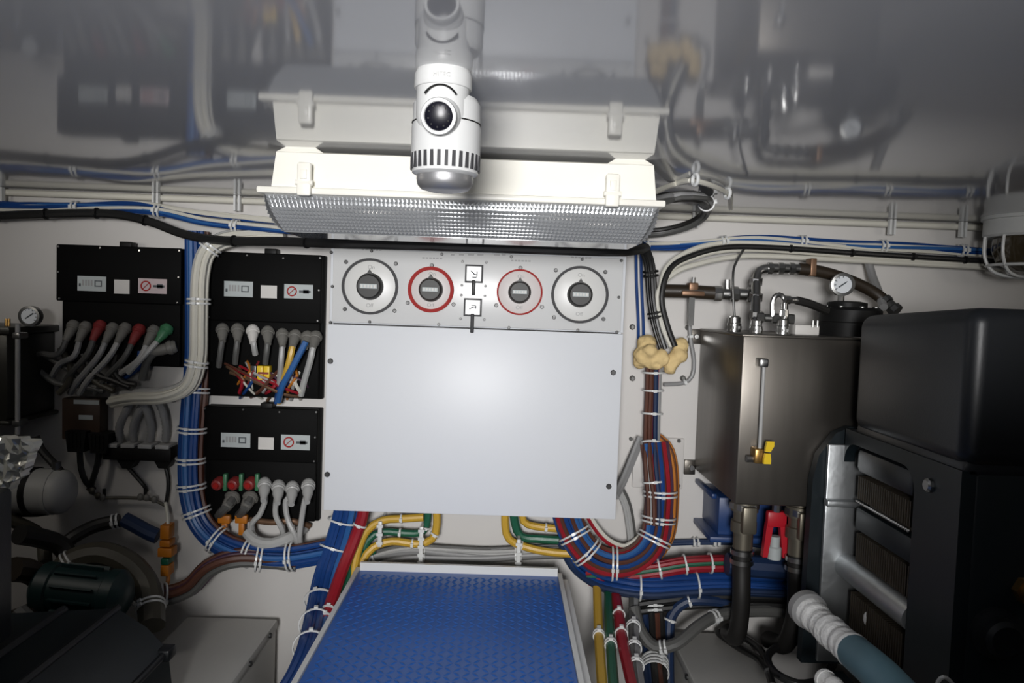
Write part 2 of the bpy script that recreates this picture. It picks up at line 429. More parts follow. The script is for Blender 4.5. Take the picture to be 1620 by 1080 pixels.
switch(917, 466, 45, 19, 'dark_ring', 'dial_face', 0.09, sq)
for j, (px, py) in enumerate(((750, 433), (748, 486))):
    c = P(px, py, yf); h = 0.0235
    s = G().box(c + Vector((-h, -0.006, -h)), c + Vector((h, 0, h))).build('isolator_key', 'dark_ring', cab)
    G().box(c + Vector((-h*0.8, -0.0075, -h*0.8)), c + Vector((h*0.8, -0.006, h*0.8))).build('key_plate', 'white_plastic', s)
    for (a, b) in (((-0.009, 0.008), (0.0, 0.0)), ((-0.002, 0.0), (0.009, -0.003)), ((0.008, 0.006), (0.008, -0.008)), ((-0.004, -0.009), (0.007, -0.009))):
        G().cyl(c + Vector((a[0], -0.0077, a[1]*(1 if j == 0 else -0.6))), c + Vector((b[0], -0.0077, b[1]*(1 if j == 0 else -0.6))), 0.0014, n=6).build('key_symbol', 'print_dark', s)
    e = P(px, py+34 if j == 0 else py+40, yf)
    G().rbox((c.x-0.0045, yf-0.016, e.z), (c.x+0.0045, yf-0.004, c.z-h*0.7), 0.002).build('key_stem', 'knob_black' if j == 0 else 'dark_ring', s)
    for dx in (-0.031, 0.031):
        for dz in (-0.031, 0.031): screw(c + Vector((dx, 0, dz)), 0.0036, s)
for i, (px, w) in enumerate(((716, 3), (730, 4), (745, 5), (760, 5), (786, 5), (797, 3))):
    c = P(px, 403, yf)
    G().box(c + Vector((-w*0.0016, -0.0006, -0.002)), c + Vector((w*0.0016, 0, 0.002))).build('caption_mark', 'print_faint', cab)

# ================================================================== ceiling light
flz = Zr(0.201); hx0, hx1, fx0, fx1 = -0.449, 0.278, -0.473, 0.294
fl = thing('fluorescent_light', 'cream fluorescent ceiling light with clips and prismatic cover', 'ceiling light', ((hx0+hx1)/2, 1.54, CEIL))
G().hull([(x, y, z) for (xx, yy, z) in (((hx0, hx1), (1.445, 1.640), flz), ((hx0+0.006, hx1-0.006), (1.452, 1.633), Zr(0.269)), ((hx0+0.012, hx1-0.012), (1.458, 1.627), Zr(0.272))) for x in xx for y in yy]).build('housing', 'light_cream', fl)
G().rbox((fx0, 1.430, flz-0.012), (fx1, 1.655, flz+0.001), 0.004).build('rim', 'light_cream', fl)
for xx in (hx0+0.05, hx1-0.05):
    G().hull([(xx+a, y, z) for (a, y, z) in ((-0.045, 1.455, Zr(0.27)), (0.045, 1.455, Zr(0.27)), (-0.045, 1.63, Zr(0.27)), (0.045, 1.63, Zr(0.27)), (-0.028, 1.46, CEIL), (0.028, 1.46, CEIL), (-0.028, 1.62, CEIL), (0.028, 1.62, CEIL))]).build('mounting_foot', 'light_cream', fl)
# prismatic lens: pyramids on all sloping sides, smooth flat underside
lt = flz-0.012; lb = Zr(0.123)
tops = [(fx0+0.012, 1.445), (fx1-0.012, 1.445), (fx1-0.012, 1.645), (fx0+0.012, 1.645)]
bots = [(fx0+0.04, 1.478), (fx1-0.04, 1.478), (fx1-0.04, 1.612), (fx0+0.04, 1.612)]
lens = G(); cx, cy = (fx0+fx1)/2, 1.545
for e in range(4):
    ta, tb = Vector((*tops[e], lt)), Vector((*tops[(e+1) % 4], lt)); ba, bb = Vector((*bots[e], lb)), Vector((*bots[(e+1) % 4], lb))
    nx = 92 if e % 2 == 0 else 24; nz = 10
    nrm = (tb-ta).cross(ba-ta).normalized()
    if nrm.dot(Vector((ta.x-cx, ta.y-cy, 0)) + Vector((tb.x-cx, tb.y-cy, 0))) < 0: nrm = -nrm
    for i in range(nx):
        for j in range(nz):
            def q(u, v):
                s = v - 0.0; bulge = math.sin(v*PI/2)
                a = ta.lerp(tb, u); b = ba.lerp(bb, u); p = a.lerp(b, v); return p + nrm*(0.010*math.sin(v*PI))
            c4 = [q(i/nx, j/nz), q((i+1)/nx, j/nz), q((i+1)/nx, (j+1)/nz), q(i/nx, (j+1)/nz)]
            o = len(lens.v); lens.v += c4 + [(c4[0]+c4[1]+c4[2]+c4[3])/4 + nrm*0.0042]
            lens.f += [(o+k, o+(k+1) % 4, o+4) for k in range(4)]
lens.build('prismatic_cover', 'lens', fl, sm=False)
G().box((bots[0][0], bots[0][1], lb-0.0015), (bots[2][0], bots[2][1], lb+0.001)).build('cover_base', 'lens', fl)
for yy, sg in ((1.43, -1), (1.655, 1)):
    for (px, py) in ((485, 285), (967, 305)):
        x = P(px, py, 1.44).x
        lch = G().rbox((x-0.013, min(yy, yy+sg*0.012), flz-0.016), (x+0.013, max(yy, yy+sg*0.012), flz+0.045), 0.004).build('clip', 'light_cream', fl)
        G().cyl((x-0.016, yy+sg*0.008, flz+0.008), (x+0.016, yy+sg*0.008, flz+0.008), 0.005, n=10).build('clip_hinge', 'light_cream', lch)
        G().rbox((x-0.006, min(yy+sg*0.011, yy+sg*0.015), flz+0.014), (x+0.006, max(yy+sg*0.011, yy+sg*0.015), flz+0.032), 0.001).build('clip_tab', 'light_cream', lch)

# ================================================================== ceiling camera
cc = P(706, 200, 0.965); cxx, cyy = cc.x, cc.y
zc = lambda py: P(706, py, 0.935).z
cam = thing('security_camera', 'white ceiling-mounted turret camera with silver base cap', 'camera', (cxx, cyy, CEIL))
hx, hy = cxx-0.004, cyy-0.014
G().lathe([(0.0345, CEIL-zc(137)), (0.0355, CEIL-zc(134)), (0.0355, 0.006), (0.033, 0)], (hx, hy, CEIL), (0, 0, -1), 40).build('mount_collar', 'camera_white', cam)
zq = zc(196)
prof = [(0.0325, CEIL-zc(132))] + [(0.0325, CEIL-zc(180))] + [(0.0325*math.cos(a), CEIL-zc(180)+0.033*math.sin(a)) for a in [i*PI/2/8 for i in range(1, 8)]] + [(0.001, CEIL-zc(180)+0.033)]
G().lathe(prof, (hx, hy, CEIL), (0, 0, -1), 40).build('upper_shell', 'camera_white', cam)
G().lathe([(0.0425, 0), (0.0435, 0.004), (0.0435, CEIL-zc(238)-(CEIL-zc(188))), (0.0415, zc(188)-zc(268)), (0.036, zc(188)-zc(272))], (cxx, cyy+0.004, zc(188)), (0, 0, -1), 48).build('lower_shell', 'camera_white', cam)
G().lathe([(0.0425, 0), (0.0425, 0.022), (0.038, 0.030), (0.02, 0.034)], (cxx, cyy+0.004, zc(186)), (0, 0, 1), 48).build('side_shell', 'camera_white', cam)
G().torus((cxx, cyy+0.004, zc(187)), (0, 0, 1), 0.0428, 0.0009, 48, 6).build('seam_line', 'black_plastic', cam)
for i in range(30):
    a = 2*PI*i/30; d = Vector((math.cos(a), math.sin(a), 0)); t = Vector((-d.y, d.x, 0))
    c = Vector((cxx, cyy+0.004, zc(251))) + d*0.0427
    G().hull([c + d*(x*0.0012) + t*(yv*0.0021) + Vector((0, 0, z*0.0095)) for x in (-1, 1) for yv in (-1, 1) for z in (-1, 1)]).build('vent_slot', 'dark_ring', cam)
z0 = zc(270)
G().lathe([(0.0355, 0), (0.036, 0.006), (0.0345, 0.013), (0.030, 0.018), (0.020, 0.0205), (0.002, 0.021)], (cxx, cyy+0.004, z0), (0, 0, -1), 40).build('base_cap', 'silver', cam)
ec = Vector((hx, hy-0.020, zc(186))); dirv = Vector((-0.02, -1, -0.22)).normalized()
eye = G().sphere(ec, 0.0245, 28).build('eyeball', 'camera_white', cam)
fc = ec + dirv*0.0225
G().lathe([(0.0205, -0.008), (0.0215, 0.000), (0.0205, 0.004), (0.0175, 0.004), (0.017, 0.001)], fc, dirv, 36).build('lens_bezel', 'camera_white', eye)
ln = G().lathe([(0.0168, 0.000), (0.0168, 0.0015), (0.013, 0.003), (0.003, 0.0042)], fc, dirv, 32).build('lens', 'camera_lens', eye)
qd = dirv.to_track_quat('Z', 'Y')
for i in range(10):
    a = 2*PI*i/10 + 0.2
    G().sphere(fc + dirv*0.003 + qd @ Vector((0.0125*math.cos(a), 0.0125*math.sin(a), 0)), 0.0012, 8).build('infrared_led', 'steel_dark', eye)
tp = ec + Vector((0, 0, 0.022))
arc = [ec + Vector((0.024*math.sin(a), -0.0135, 0.006+0.0285*math.cos(a))) for a in [(-0.9+1.8*i/20) for i in range(21)]]
G().sweep(arc, 0.0013, 6).build('eyeball_gap', 'black_plastic', cam)
text('lettering', 'HITEC', Vector((hx+0.001, hy-0.0358, zc(125))), 0.0075, 'pale_grey_cable', cam)

# ================================================================== black junction boxes on the bulkhead
K = W/F                                             # metres per pixel on the bulkhead
def junction_box(label, px, py, w, h, labs, step=0):
    o = P(px, py, W); X, Zt = o.x, o.z; D = 0.055; yfr = W-D
    r = thing('junction_box', label, 'junction box', (X+w/2, W, Zt-h))
    G().rbox((X+step, W-0.03, Zt-h), (X+w, W-0.001, Zt), 0.003).build('back_case', 'black_box', r)
    up = h*0.47
    G().rbox((X, yfr, Zt-up), (X+w-0.004, W-0.03, Zt), 0.004).build('cover', 'black_box', r)
    G().rbox((X+step+0.004, yfr+0.006, Zt-h+0.003), (X+w-0.008, W-0.03, Zt-up), 0.003).build('lower_cover', 'black_box', r)
    G().rbox((X+w*0.49, yfr+0.005, Zt-0.004), (X+w*0.49+0.034, W-0.012, Zt+0.014), 0.003).build('hinge_tab', 'black_plastic', r)
    for (fx, fz) in ((0.02, 0.02), (0.35, 0.02), (0.66, 0.03), (0.975, 0.02), (0.02, 0.23), (0.97, 0.24), (0.03, 0.45), (0.965, 0.45)):
        screw((X+w*fx, yfr, Zt-h*fz), 0.0032, r, 'steel')
    for i, (a, b, c, d, m) in enumerate(labs):
        A = P(a, b, yfr); B = P(c, d, yfr)
        lb = G().box((A.x, yfr-0.0015, B.z), (B.x, yfr, A.z)).build('label_plate', m, r)
        wv, hv = B.x-A.x, A.z-B.z
        def mark(u0, u1, v0, v1, mm): G().box((A.x+wv*u0, yfr-0.002, B.z+hv*v0), (A.x+wv*u1, yfr-0.0015, B.z+hv*v1)).build('print_mark', mm, lb)
        if i == 0:
            mark(0.05, 0.12, 0.3, 0.5, 'print_dark')
            for k in range(4): mark(0.17+k*0.1, 0.23+k*0.1, 0.35, 0.75, 'print_faint')
            mark(0.6, 0.86, 0.3, 0.38, 'print_dark'); mark(0.6, 0.86, 0.66, 0.73, 'print_dark'); mark(0.6, 0.64, 0.38, 0.66, 'print_dark'); mark(0.82, 0.86, 0.38, 0.66, 'print_dark')
        if i == 2:
            ctr = Vector((A.x+wv*0.27, yfr-0.0018, B.z+hv*0.5))
            G().ring(ctr, (0, -1, 0), hv*0.27, hv*0.36, 0.0008, 20).build('print_mark', 'red_ring', lb)
            G().cyl(ctr+Vector((-hv*0.2, 0, -hv*0.2)), ctr+Vector((hv*0.2, 0, hv*0.2)), 0.0013, n=5).build('print_mark', 'red_ring', lb)
            mark(0.52, 0.92, 0.42, 0.58, 'print_dark'); mark(0.66, 0.86, 0.36, 0.66, 'print_dark')
    return r, yfr
boxA, yA = junction_box('black junction box beside the pressure gauge, with blurred grey plugs', 106, 388, 0.362, 0.345,
    [(123, 436, 168, 461, 'label_grey'), (181, 442, 205, 465, 'label_white'), (219, 440, 264, 465, 'label_pink')], 0.011)
boxB, yB = junction_box('black junction box between white cables and white cabinet, yellow connector below', 338, 399, 0.335, 0.42,
    [(355, 444, 400, 470, 'label_grey'), (413, 451, 438, 472, 'label_white'), (450, 449, 495, 473, 'label_grey')], 0.004)
boxC, yC = junction_box('black junction box with three red and green plugs', 332, 638, 0.338, 0.335,
    [(350, 684, 396, 708, 'label_grey'), (409, 691, 433, 711, 'label_white'), (445, 687, 490, 712, 'label_grey')], 0.004)
# white edge plate behind the lowest box
G().rbox(P(322, 815, W-0.002) - Vector((0, 0.006, 0)), P(334, 625, W-0.002) + Vector((0, 0, 0)), 0.002).build('backing_plate', 'white_plastic', None, 'narrow white backing strip along the lowest black junction box', 'plate')

ORD = ['first', 'second', 'third', 'fourth', 'fifth', 'sixth', 'seventh', 'eighth']
def plug_cable(label, path, r, pm, cm, group, pl=0.05, pr=None, sub=None):
    pts = smooth(PP(path), 0.012); t0 = (pts[min(3, len(pts)-1)]-pts[0]).normalized(); pr = pr or r*2.1
    root = thing('plug_cable', label, 'cable plug', pts[0], group)
    body = G().lathe([(pr*0.8, -0.006), (pr, 0), (pr, pl*0.38), (pr*0.86, pl*0.42), (pr*0.86, pl*0.7), (r*1.25, pl), (r*1.05, pl*1.3)], pts[0], t0, 16).build('plug_body', pm, root)
    G().ring(pts[0]+t0*(pl*0.2), t0, pr*0.98, pr*1.12, pl*0.16, 16).build('coupling_ring', sub or pm, body)
    G().sweep(pts, r, 8).build('cable', cm, root)
    return root
# upper-left box: plugs sweeping down to the left
gA = 'plugs of the junction box beside the gauge'
for i, (px, py, m, cm, ex, ey) in enumerate(((118, 512, 'grey_plug', 'hose_grey', 60, 560), (137, 514, 'grey_plug', 'grey_cable', 95, 575), (160, 512, 'red_plug', 'hose_grey', 112, 590),
        (180, 516, 'grey_plug', 'grey_cable', 125, 600), (200, 516, 'grey_plug', 'pale_grey_cable', 140, 600), (222, 518, 'red_plug', 'hose_grey', 165, 600), (245, 520, 'grey_plug', 'pale_grey_cable', 190, 592))):
    plug_cable(f'{"grey" if m == "grey_plug" else "dull red"} cable plug, {ORD[i]} from the gauge in the plug row sweeping down',
        [(px, py, yA-0.01), (px-9, py+16, yA-0.03), ((px*0.55+ex*0.45), py+48, yA-0.05), (ex, ey, yA-0.03), (ex-14, ey+22, yA-0.0)], 0.0085, m, cm, gA, 0.045, 0.016)
plug_cable('pale plug with green ring at the end of the plug row beside the gauge', [(266, 518, yA-0.01), (252, 536, yA-0.03), (225, 566, yA-0.05), (203, 590, yA-0.04)], 0.008, 'green_plug', 'pale_grey_cable', None, 0.04, 0.017)
for (px, py) in ((236, 575), (222, 585)):
    cable('blue_wire', 'blue wire curving under the plugs beside the gauge', [(px, py-30, yA-0.03), (px-3, py-8, yA-0.03), (px-20, py+10, yA-0.02), (px-50, py+20, yA)], 0.0075, 'blue_cable', group='blue wires under the plugs beside the gauge')
plug_cable('thick grey plug lying across the foot of the junction box beside the gauge', [(276, 548, yA-0.012), (258, 551, yA-0.02), (235, 566, yA-0.03), (225, 600, yA-0.02)], 0.012, 'grey_plug', 'hose_grey', None, 0.05, 0.019)
g = G()
TG = [((70, 560), (110, 585), (150, 612), (190, 606)), ((95, 550), (112, 580), (108, 606), (92, 622)), ((130, 560), (150, 590), (175, 600), (205, 612)), ((60, 585), (90, 606), (130, 610), (165, 618)), ((150, 545), (140, 575), (150, 602), (180, 618)), ((185, 560), (180, 585), (195, 604), (215, 608))]
for k_, pl_ in enumerate(TG):
    cable('dark_cable', 'dark cable in the shadowy tangle under the plugs beside the gauge', [(a_, b_, yA-0.012-0.012*(k_ % 3)) for a_, b_ in pl_], 0.009, ('hose_grey', 'hose_olive', 'hose_black')[k_ % 3], group='dark tangled cables beside the gauge')
# middle box
gB = 'grey plugs of the junction box beside the cabinet'
for bi, (px, py, ex, ey, cm, pm) in enumerate(((352, 518, 346, 580, 'hose_grey', 'grey_plug'), (376, 518, 372, 575, 'hose_grey', 'grey_plug'), (400, 520, 404, 560, 'pale_grey_cable', 'label_white'), (424, 522, 420, 575, 'hose_grey', 'grey_plug'), (447, 526, 442, 610, 'grey_cable', 'grey_plug'))):
    plug_cable(f'{"whitish" if bi == 2 else "grey"} plug, {ORD[bi]} from the thick white bundle in the middle junction box', [(px, py, yB-0.006), (px, py+16, yB-0.03), ((px+ex)/2, (py+ey)/2+8, yB-0.035), (ex, ey, yB-0.02)], 0.0085, pm, cm, gB, 0.04, 0.017)
for (px, py, ex, ey, cm, lb) in ((468, 528, 446, 612, 'yellow_cable', 'grey plug on a dull yellow cable leaning down beside the cabinet'), (487, 530, 444, 612, 'blue_cable', 'grey plug on a blue cable leaning down beside the cabinet'), (500, 530, 482, 600, 'pale_grey_cable', 'grey plug on a pale cable close against the cabinet')):
    plug_cable(lb, [(px, py, yB-0.006), (px-4, py+15, yB-0.035), ((px+ex)/2, (py+ey)/2+4, yB-0.04), (ex, ey, yB-0.02), (ex-6, ey+25, yB)], 0.0095, 'grey_plug', cm, None, 0.04, 0.017)
cable('blue_wire', 'bright blue wire slanting below the middle junction box', [(484, 540, yB-0.06), (466, 575, yB-0.06), (447, 610, yB-0.05), (440, 635, yB-0.02)], 0.009, 'light_blue_cable')
tb = thing('terminal_block', 'yellow and dark terminal block under the middle junction box', 'connector', P(412, 600, W))
A = P(396, 578, W-0.075); B = P(432, 600, W-0.045)
for i in range(3):
    xx = A.x + (B.x-A.x)*i/3; G().rbox((xx, A.y, B.z), (xx+(B.x-A.x)/3-0.002, B.y, A.z), 0.002).build('block', ('dark_screw', 'yellow_handle', 'yellow_handle')[i], tb)
G().box((A.x+0.022, A.y-0.001, (A.z+B.z)/2-0.003), (B.x-0.004, A.y+0.001, (A.z+B.z)/2+0.003)).build('red_stripe', 'red_plug', tb)
G().rbox((A.x, B.y, B.z), (B.x, W-0.001, B.z+0.012), 0.002).build('rail', 'steel_dark', tb)
WN = {'copper': 'tan', 'orange_cable': 'orange', 'white_cable': 'white', 'red_plug': 'dull red', 'brown_cable': 'brown', 'red_cable': 'red', 'pale_grey_cable': 'grey', 'purple_cable': 'purple', 'blue_cable': 'blue'}
wm = ['copper', 'orange_cable', 'copper', 'white_cable', 'red_plug', 'brown_cable', 'white_cable', 'red_cable', 'pale_grey_cable', 'purple_cable', 'blue_cable']
for i in range(26):
    sx = random.uniform(348, 475); sy = random.uniform(570, 592); ex = random.uniform(372, 500); ey = random.uniform(618, 634)
    cn_ = random.choice(wm); cable('thin_wire', f'thin {WN[cn_]} loose wire in the tangle between two black junction boxes', [(sx, sy, W-0.05), ((sx*2+ex)/3+random.uniform(-12, 12), sy+16, W-0.075), ((sx+2*ex)/3, sy+30+random.uniform(-4, 6), W-0.055-0.02*random.random()), (ex, ey, W-0.012)], random.uniform(0.003, 0.0055), cn_, group=f'thin {WN[cn_]} wires between the junction boxes', n=6)
# lowest box: three red/green round plugs, grey plugs, elbows
for px in (349, 374, 399):
    c = P(px, 762, yC-0.002)
    r = thing('round_plug', 'red and green round plug on the lowest junction box', 'plug', c, 'red and green plugs on the lowest junction box')
    G().lathe([(0.018, 0), (0.018, 0.018), (0.015, 0.028), (0.012, 0.030)], c, (-0.1, -1, -0.15), 18).build('plug_body', 'red_plug', r)
    G().rbox(c + Vector((0.013, -0.02, -0.022)), c + Vector((0.024, 0.0, 0.028)), 0.003).build('locking_lever', 'green_plug', r)
    G().lathe([(0.009, 0.030), (0.008, 0.033)], c, (-0.1, -1, -0.15), 14).build('plug_centre', 'red_ring', r)
for px, dx, on_ in ((364, -10, 'first'), (392, -6, 'second')):
    plug_cable(f'bulky grey elbow plug below the {on_} and next red plug of the lowest box', [(px+6, 784, yC-0.01), (px, 795, yC-0.04), (px+dx, 806, yC-0.03), (px+dx-8, 815, yC+0.01)], 0.013, 'grey_plug', 'hose_grey', 'elbow plugs of the lowest junction box', 0.035, 0.021)
for ci, (px, py, pth) in enumerate(((419, 762, ((420, 790), (410, 815), (398, 828))), (441, 766, ((437, 790), (436, 815), (446, 836))), (463, 768, ((452, 792), (455, 820), (468, 850))), (488, 764, ((482, 792), (478, 815), (474, 850))))):
    plug_cable(f'pale grey hanging plug, {ORD[ci]} from the red plugs on the lowest junction box', [(px, py, yC-0.004), (px-1, py+14, yC-0.035)] + [(a, b, yC-0.035) for a, b in pth] + [(pth[-1][0]+4, pth[-1][1]+22, W-0.05)], 0.008, 'pale_grey_cable', 'pale_grey_cable', 'pale plugs of the lowest junction box', 0.06, 0.018)
for (px, ln, on_) in ((356, 22, 'the one beside the fat blue bundle'), (383, 30, 'the one with a longer tail')):
    c = P(px, 820, W-0.05); r = thing('orange_connector', f'small orange connector below the lowest junction box, {on_}', 'connector', c, 'orange connectors below the lowest junction box')
    G().rbox(c + Vector((-0.018, -0.012, -0.012)), c + Vector((0.018, 0.012, 0.012)), 0.003).build('connector_body', 'orange_plastic', r)
    G().rbox(c + Vector((-0.008, -0.008, -0.012-ln*0.0012)), c + Vector((0.008, 0.008, -0.012)), 0.002).build('connector_tail', 'orange_plastic', r)
    G().cyl(c + Vector((0.0, 0, 0)), c + Vector((0, 0.05, 0)), 0.004, n=8).build('wire', 'orange_cable', r)
cable('orange_wire', 'orange-brown wire running right below the lowest junction box', [(396, 822, W-0.05), (430, 826, W-0.06), (462, 824, W-0.06), (490, 832, W-0.03)], 0.009, 'copper')
cable('grey_sleeve', 'pale grey sleeve curving into the blue bundle under the lowest junction box', [(392, 842, W-0.08), (405, 856, W-0.1), (430, 860, W-0.1), (462, 848, W-0.08), (480, 835, W-0.03)], 0.017, 'pale_grey_cable')

# ================================================================== conduits and corner bundles
cz = CEIL-0.013
pipe = thing('white_conduit', 'long white conduit in the corner of ceiling and bulkhead', 'pipe', (0, 2.22, cz))
G().cyl((-1.7, 2.225, cz), (1.6, 2.225, cz), 0.0095, n=12).build('conduit', 'white_cable', pipe)
for px in (5, 250, 378, 1100, 1410, 1522):
    x = P(px, 315, 2.22).x
    G().box((x-0.009, 2.20, CEIL-0.045), (x-0.003, 2.2145, CEIL-0.001)).build('clip', 'white_plastic', pipe)
    G().box((x+0.003, 2.20, CEIL-0.045), (x+0.009, 2.2145, CEIL-0.001)).build('clip', 'white_plastic', pipe)
bundle('cable_bundle', 'long dark blue bundle running under the white conduit along the ceiling corner', [(-60, 324, 2.19), (60, 328, 2.19), (160, 328, 2.19), (250, 334, 2.19), (330, 352, 2.18), (430, 362, 2.16), (600, 374, 2.14), (800, 380, 2.13), (1000, 388, 2.15), (1090, 388, 2.17), (1200, 379, 2.19), (1350, 387, 2.19), (1480, 393, 2.19), (1600, 402, 2.19)], 0.0155, ['blue_cable', 'blue_cable', 'white_cable', 'blue_cable', 'blue_cable', 'light_blue_cable'], 9, [i/13+0.03 for i in range(13)], wob=0.6)
bundle('cable_bundle', 'loose white and blue wires swagging between conduit and black cable', [(-60, 318, 2.2), (40, 322, 2.2), (120, 326, 2.2), (220, 322, 2.2), (300, 334, 2.2), (400, 347, 2.2), (520, 355, 2.2)], 0.012, ['white_cable', 'blue_cable', 'white_cable', 'blue_cable'], 5, wob=0.9)
cable('black_cable', 'thick black cable dipping from the conduit and crossing above the cabinet', [(-60, 344, 2.17), (60, 339, 2.16), (170, 338, 2.16), (235, 350, 2.15), (290, 370, 2.14), (350, 380, 2.11), (450, 382, 2.03), (520, 385, 1.978), (600, 387, 1.975), (800, 393, 1.975), (960, 398, 1.978), (1005, 396, 2.03), (1022, 392, 2.1)], 0.0125, 'black_cable', [0.05, 0.12, 0.19, 0.26, 0.4, 0.52], tie_mat='black_plastic')

bundle('cable_bundle', 'thick white cable bundle curving down between two black junction boxes', [(450, 372, 2.19), (395, 374, 2.18), (352, 380, 2.16), (326, 400, 2.15), (316, 440, 2.145), (314, 510, 2.14), (312, 570, 2.13), (298, 610, 2.13), (262, 626, 2.14), (215, 628, 2.17), (180, 634, 2.2)], 0.029, ['white_cable', 'white_cable', 'pale_grey_cable', 'white_cable'], 10, [0.24, 0.42, 0.62], wob=0.05)
def blue_side(a, r): return 'brown_cable' if (a > 3.6 and a < 5.4 and r > 0.45) else ('light_blue_cable' if random.random() < 0.15 else 'blue_cable')
bundle('cable_bundle', 'fat blue cable bundle dropping beside the junction boxes and curving to the cabinet', [(312, 366, 2.21), (313, 450, 2.212), (313, 560, 2.207), (307, 640, 2.195), (302, 720, 2.19), (304, 780, 2.185), (318, 826, 2.18), (350, 858, 2.17), (400, 876, 2.16), (460, 880, 2.15), (530, 868, 2.15)], 0.039, blue_side, 22, [0.36, 0.45, 0.52, 0.58, 0.64, 0.72, 0.8, 0.9], wob=0.08)
bundle('cable_bundle', 'brown and grey bundle curving under the fat blue bundle to the dark motor', [(470, 890, 2.16), (420, 884, 2.15), (370, 884, 2.13), (330, 900, 2.12), (300, 930, 2.11), (262, 943, 2.1), (228, 940, 2.06), (200, 925, 2.0)], 0.034, ['brown_cable', 'hose_grey', 'brown_cable', 'purple_cable'], 10, [0.2, 0.75, 0.86], wob=0.08)

# ================================================================== under the cabinet, left side
bundle('cable_bundle', 'blue bundle descending from the cabinet along the left of the walkway', [(552, 770, 2.16), (545, 815, 2.15), (532, 860, 2.14), (514, 915, 2.1), (503, 970, 1.99), (490, 1030, 1.8), (468, 1085, 1.67), (440, 1130, 1.58)], 0.041, ['blue_cable', 'blue_cable', 'light_blue_cable', 'blue_cable'], 19, [0.12, 0.22, 0.42, 0.55, 0.7], wob=0.08, double=False)
cable('red_cable', 'thick dark red cable slanting down beside the left walkway trim', [(580, 770, 2.12), (574, 815, 2.11), (560, 855, 2.1), (540, 905, 2.06), (520, 965, 1.97), (506, 1020, 1.85), (490, 1065, 1.72), (470, 1110, 1.62)], 0.0165, 'red_cable', [0.15, 0.5, 0.54, 0.75])
cable('green_cable', 'dark green cable behind the red cable left of the walkway', [(592, 870, 2.17), (562, 885, 2.14), (545, 930, 2.08), (535, 980, 1.97), (522, 1030, 1.82), (505, 1075, 1.7)], 0.012, 'green_cable', [0.35])
cable('yellow_cable', 'yellow cable bending down from under the cabinet, outer one', [(670, 818, 2.16), (640, 820, 2.16), (605, 823, 2.16), (580, 840, 2.15), (565, 875, 2.13), (558, 920, 2.1), (552, 965, 2.0), (545, 1000, 1.9)], 0.0115, 'yellow_cable', [0.12, 0.66])
cable('yellow_cable', 'yellow cable looping up behind the cabinet edge left of the grey wires', [(690, 790, 2.17), (691, 830, 2.17), (684, 852, 2.17), (660, 860, 2.17), (620, 856, 2.17), (590, 866, 2.16), (572, 890, 2.14), (562, 930, 2.1), (556, 970, 2.02)], 0.0115, 'yellow_cable', [0.2, 0.35])
cable('green_cable', 'green cable looping between two yellow cables under the cabinet', [(677, 790, 2.18), (676, 825, 2.18), (668, 842, 2.18), (640, 843, 2.18), (605, 841, 2.18), (582, 855, 2.17), (570, 890, 2.16)], 0.0105, 'green_cable', [0.25, 0.5])
bundle('cable_bundle', 'pale grey wire bundle stretched behind the end of the walkway', [(555, 900, 2.2), (600, 880, 2.2), (650, 872, 2.2), (710, 876, 2.2), (770, 879, 2.2), (830, 876, 2.2), (890, 874, 2.2), (945, 884, 2.2)], 0.027, ['grey_cable', 'pale_grey_cable', 'grey_cable', 'hose_grey'], 18, [0.1, 0.3, 0.68, 0.9], wob=0.4, double=True)
# right loops
cable('yellow_cable', 'yellow cable looping out of the cabinet bottom into the coloured bundle, outer one', [(800, 790, 2.18), (799, 830, 2.18), (806, 853, 2.18), (835, 866, 2.18), (870, 873, 2.17), (910, 876, 2.16)], 0.0115, 'yellow_cable', [0.5])
cable('green_cable', 'green cable looping out of the cabinet bottom beside the coloured bundle', [(812, 790, 2.19), (814, 825, 2.19), (824, 848, 2.19), (850, 852, 2.19), (900, 855, 2.18)], 0.0125, 'green_cable')
cable('yellow_cable', 'short yellow cable under the cabinet bottom, inner one', [(826, 800, 2.17), (828, 824, 2.17), (845, 832, 2.17), (870, 835, 2.17), (905, 838, 2.17)], 0.011, 'yellow_cable', [0.6])
def wall_clip(px, py0, py1, d, lbl):
    a = P(px, py0, d); b = P(px, py1, d)
    r = G(); r.rbox((a.x-0.006, d-0.02, b.z), (a.x+0.006, d-0.014, a.z), 0.002)
    k = int((a.z-b.z)/0.022)
    for i in range(k):
        z = b.z + (i+0.5)*(a.z-b.z)/k; r.box((a.x-0.009, d-0.023, z-0.004), (a.x+0.009, d-0.019, z+0.004))
    r.box((a.x-0.004, d-0.015, b.z), (a.x+0.004, W-0.001, b.z+0.008)); r.box((a.x-0.004, d-0.015, a.z-0.008), (a.x+0.004, W-0.001, a.z))
    r.build('cable_bracket', 'white_plastic', None, lbl, 'bracket', 'white cable brackets below the cabinet')
wall_clip(603, 822, 862, 2.16, 'short white perforated bracket across yellow and green cables near the red cable')
wall_clip(668, 830, 893, 2.16, 'tall white perforated bracket at the yellow loop beside the blue bundle')
wall_clip(821, 850, 895, 2.16, 'white perforated bracket under the yellow loop beside the multicoloured U bundle')

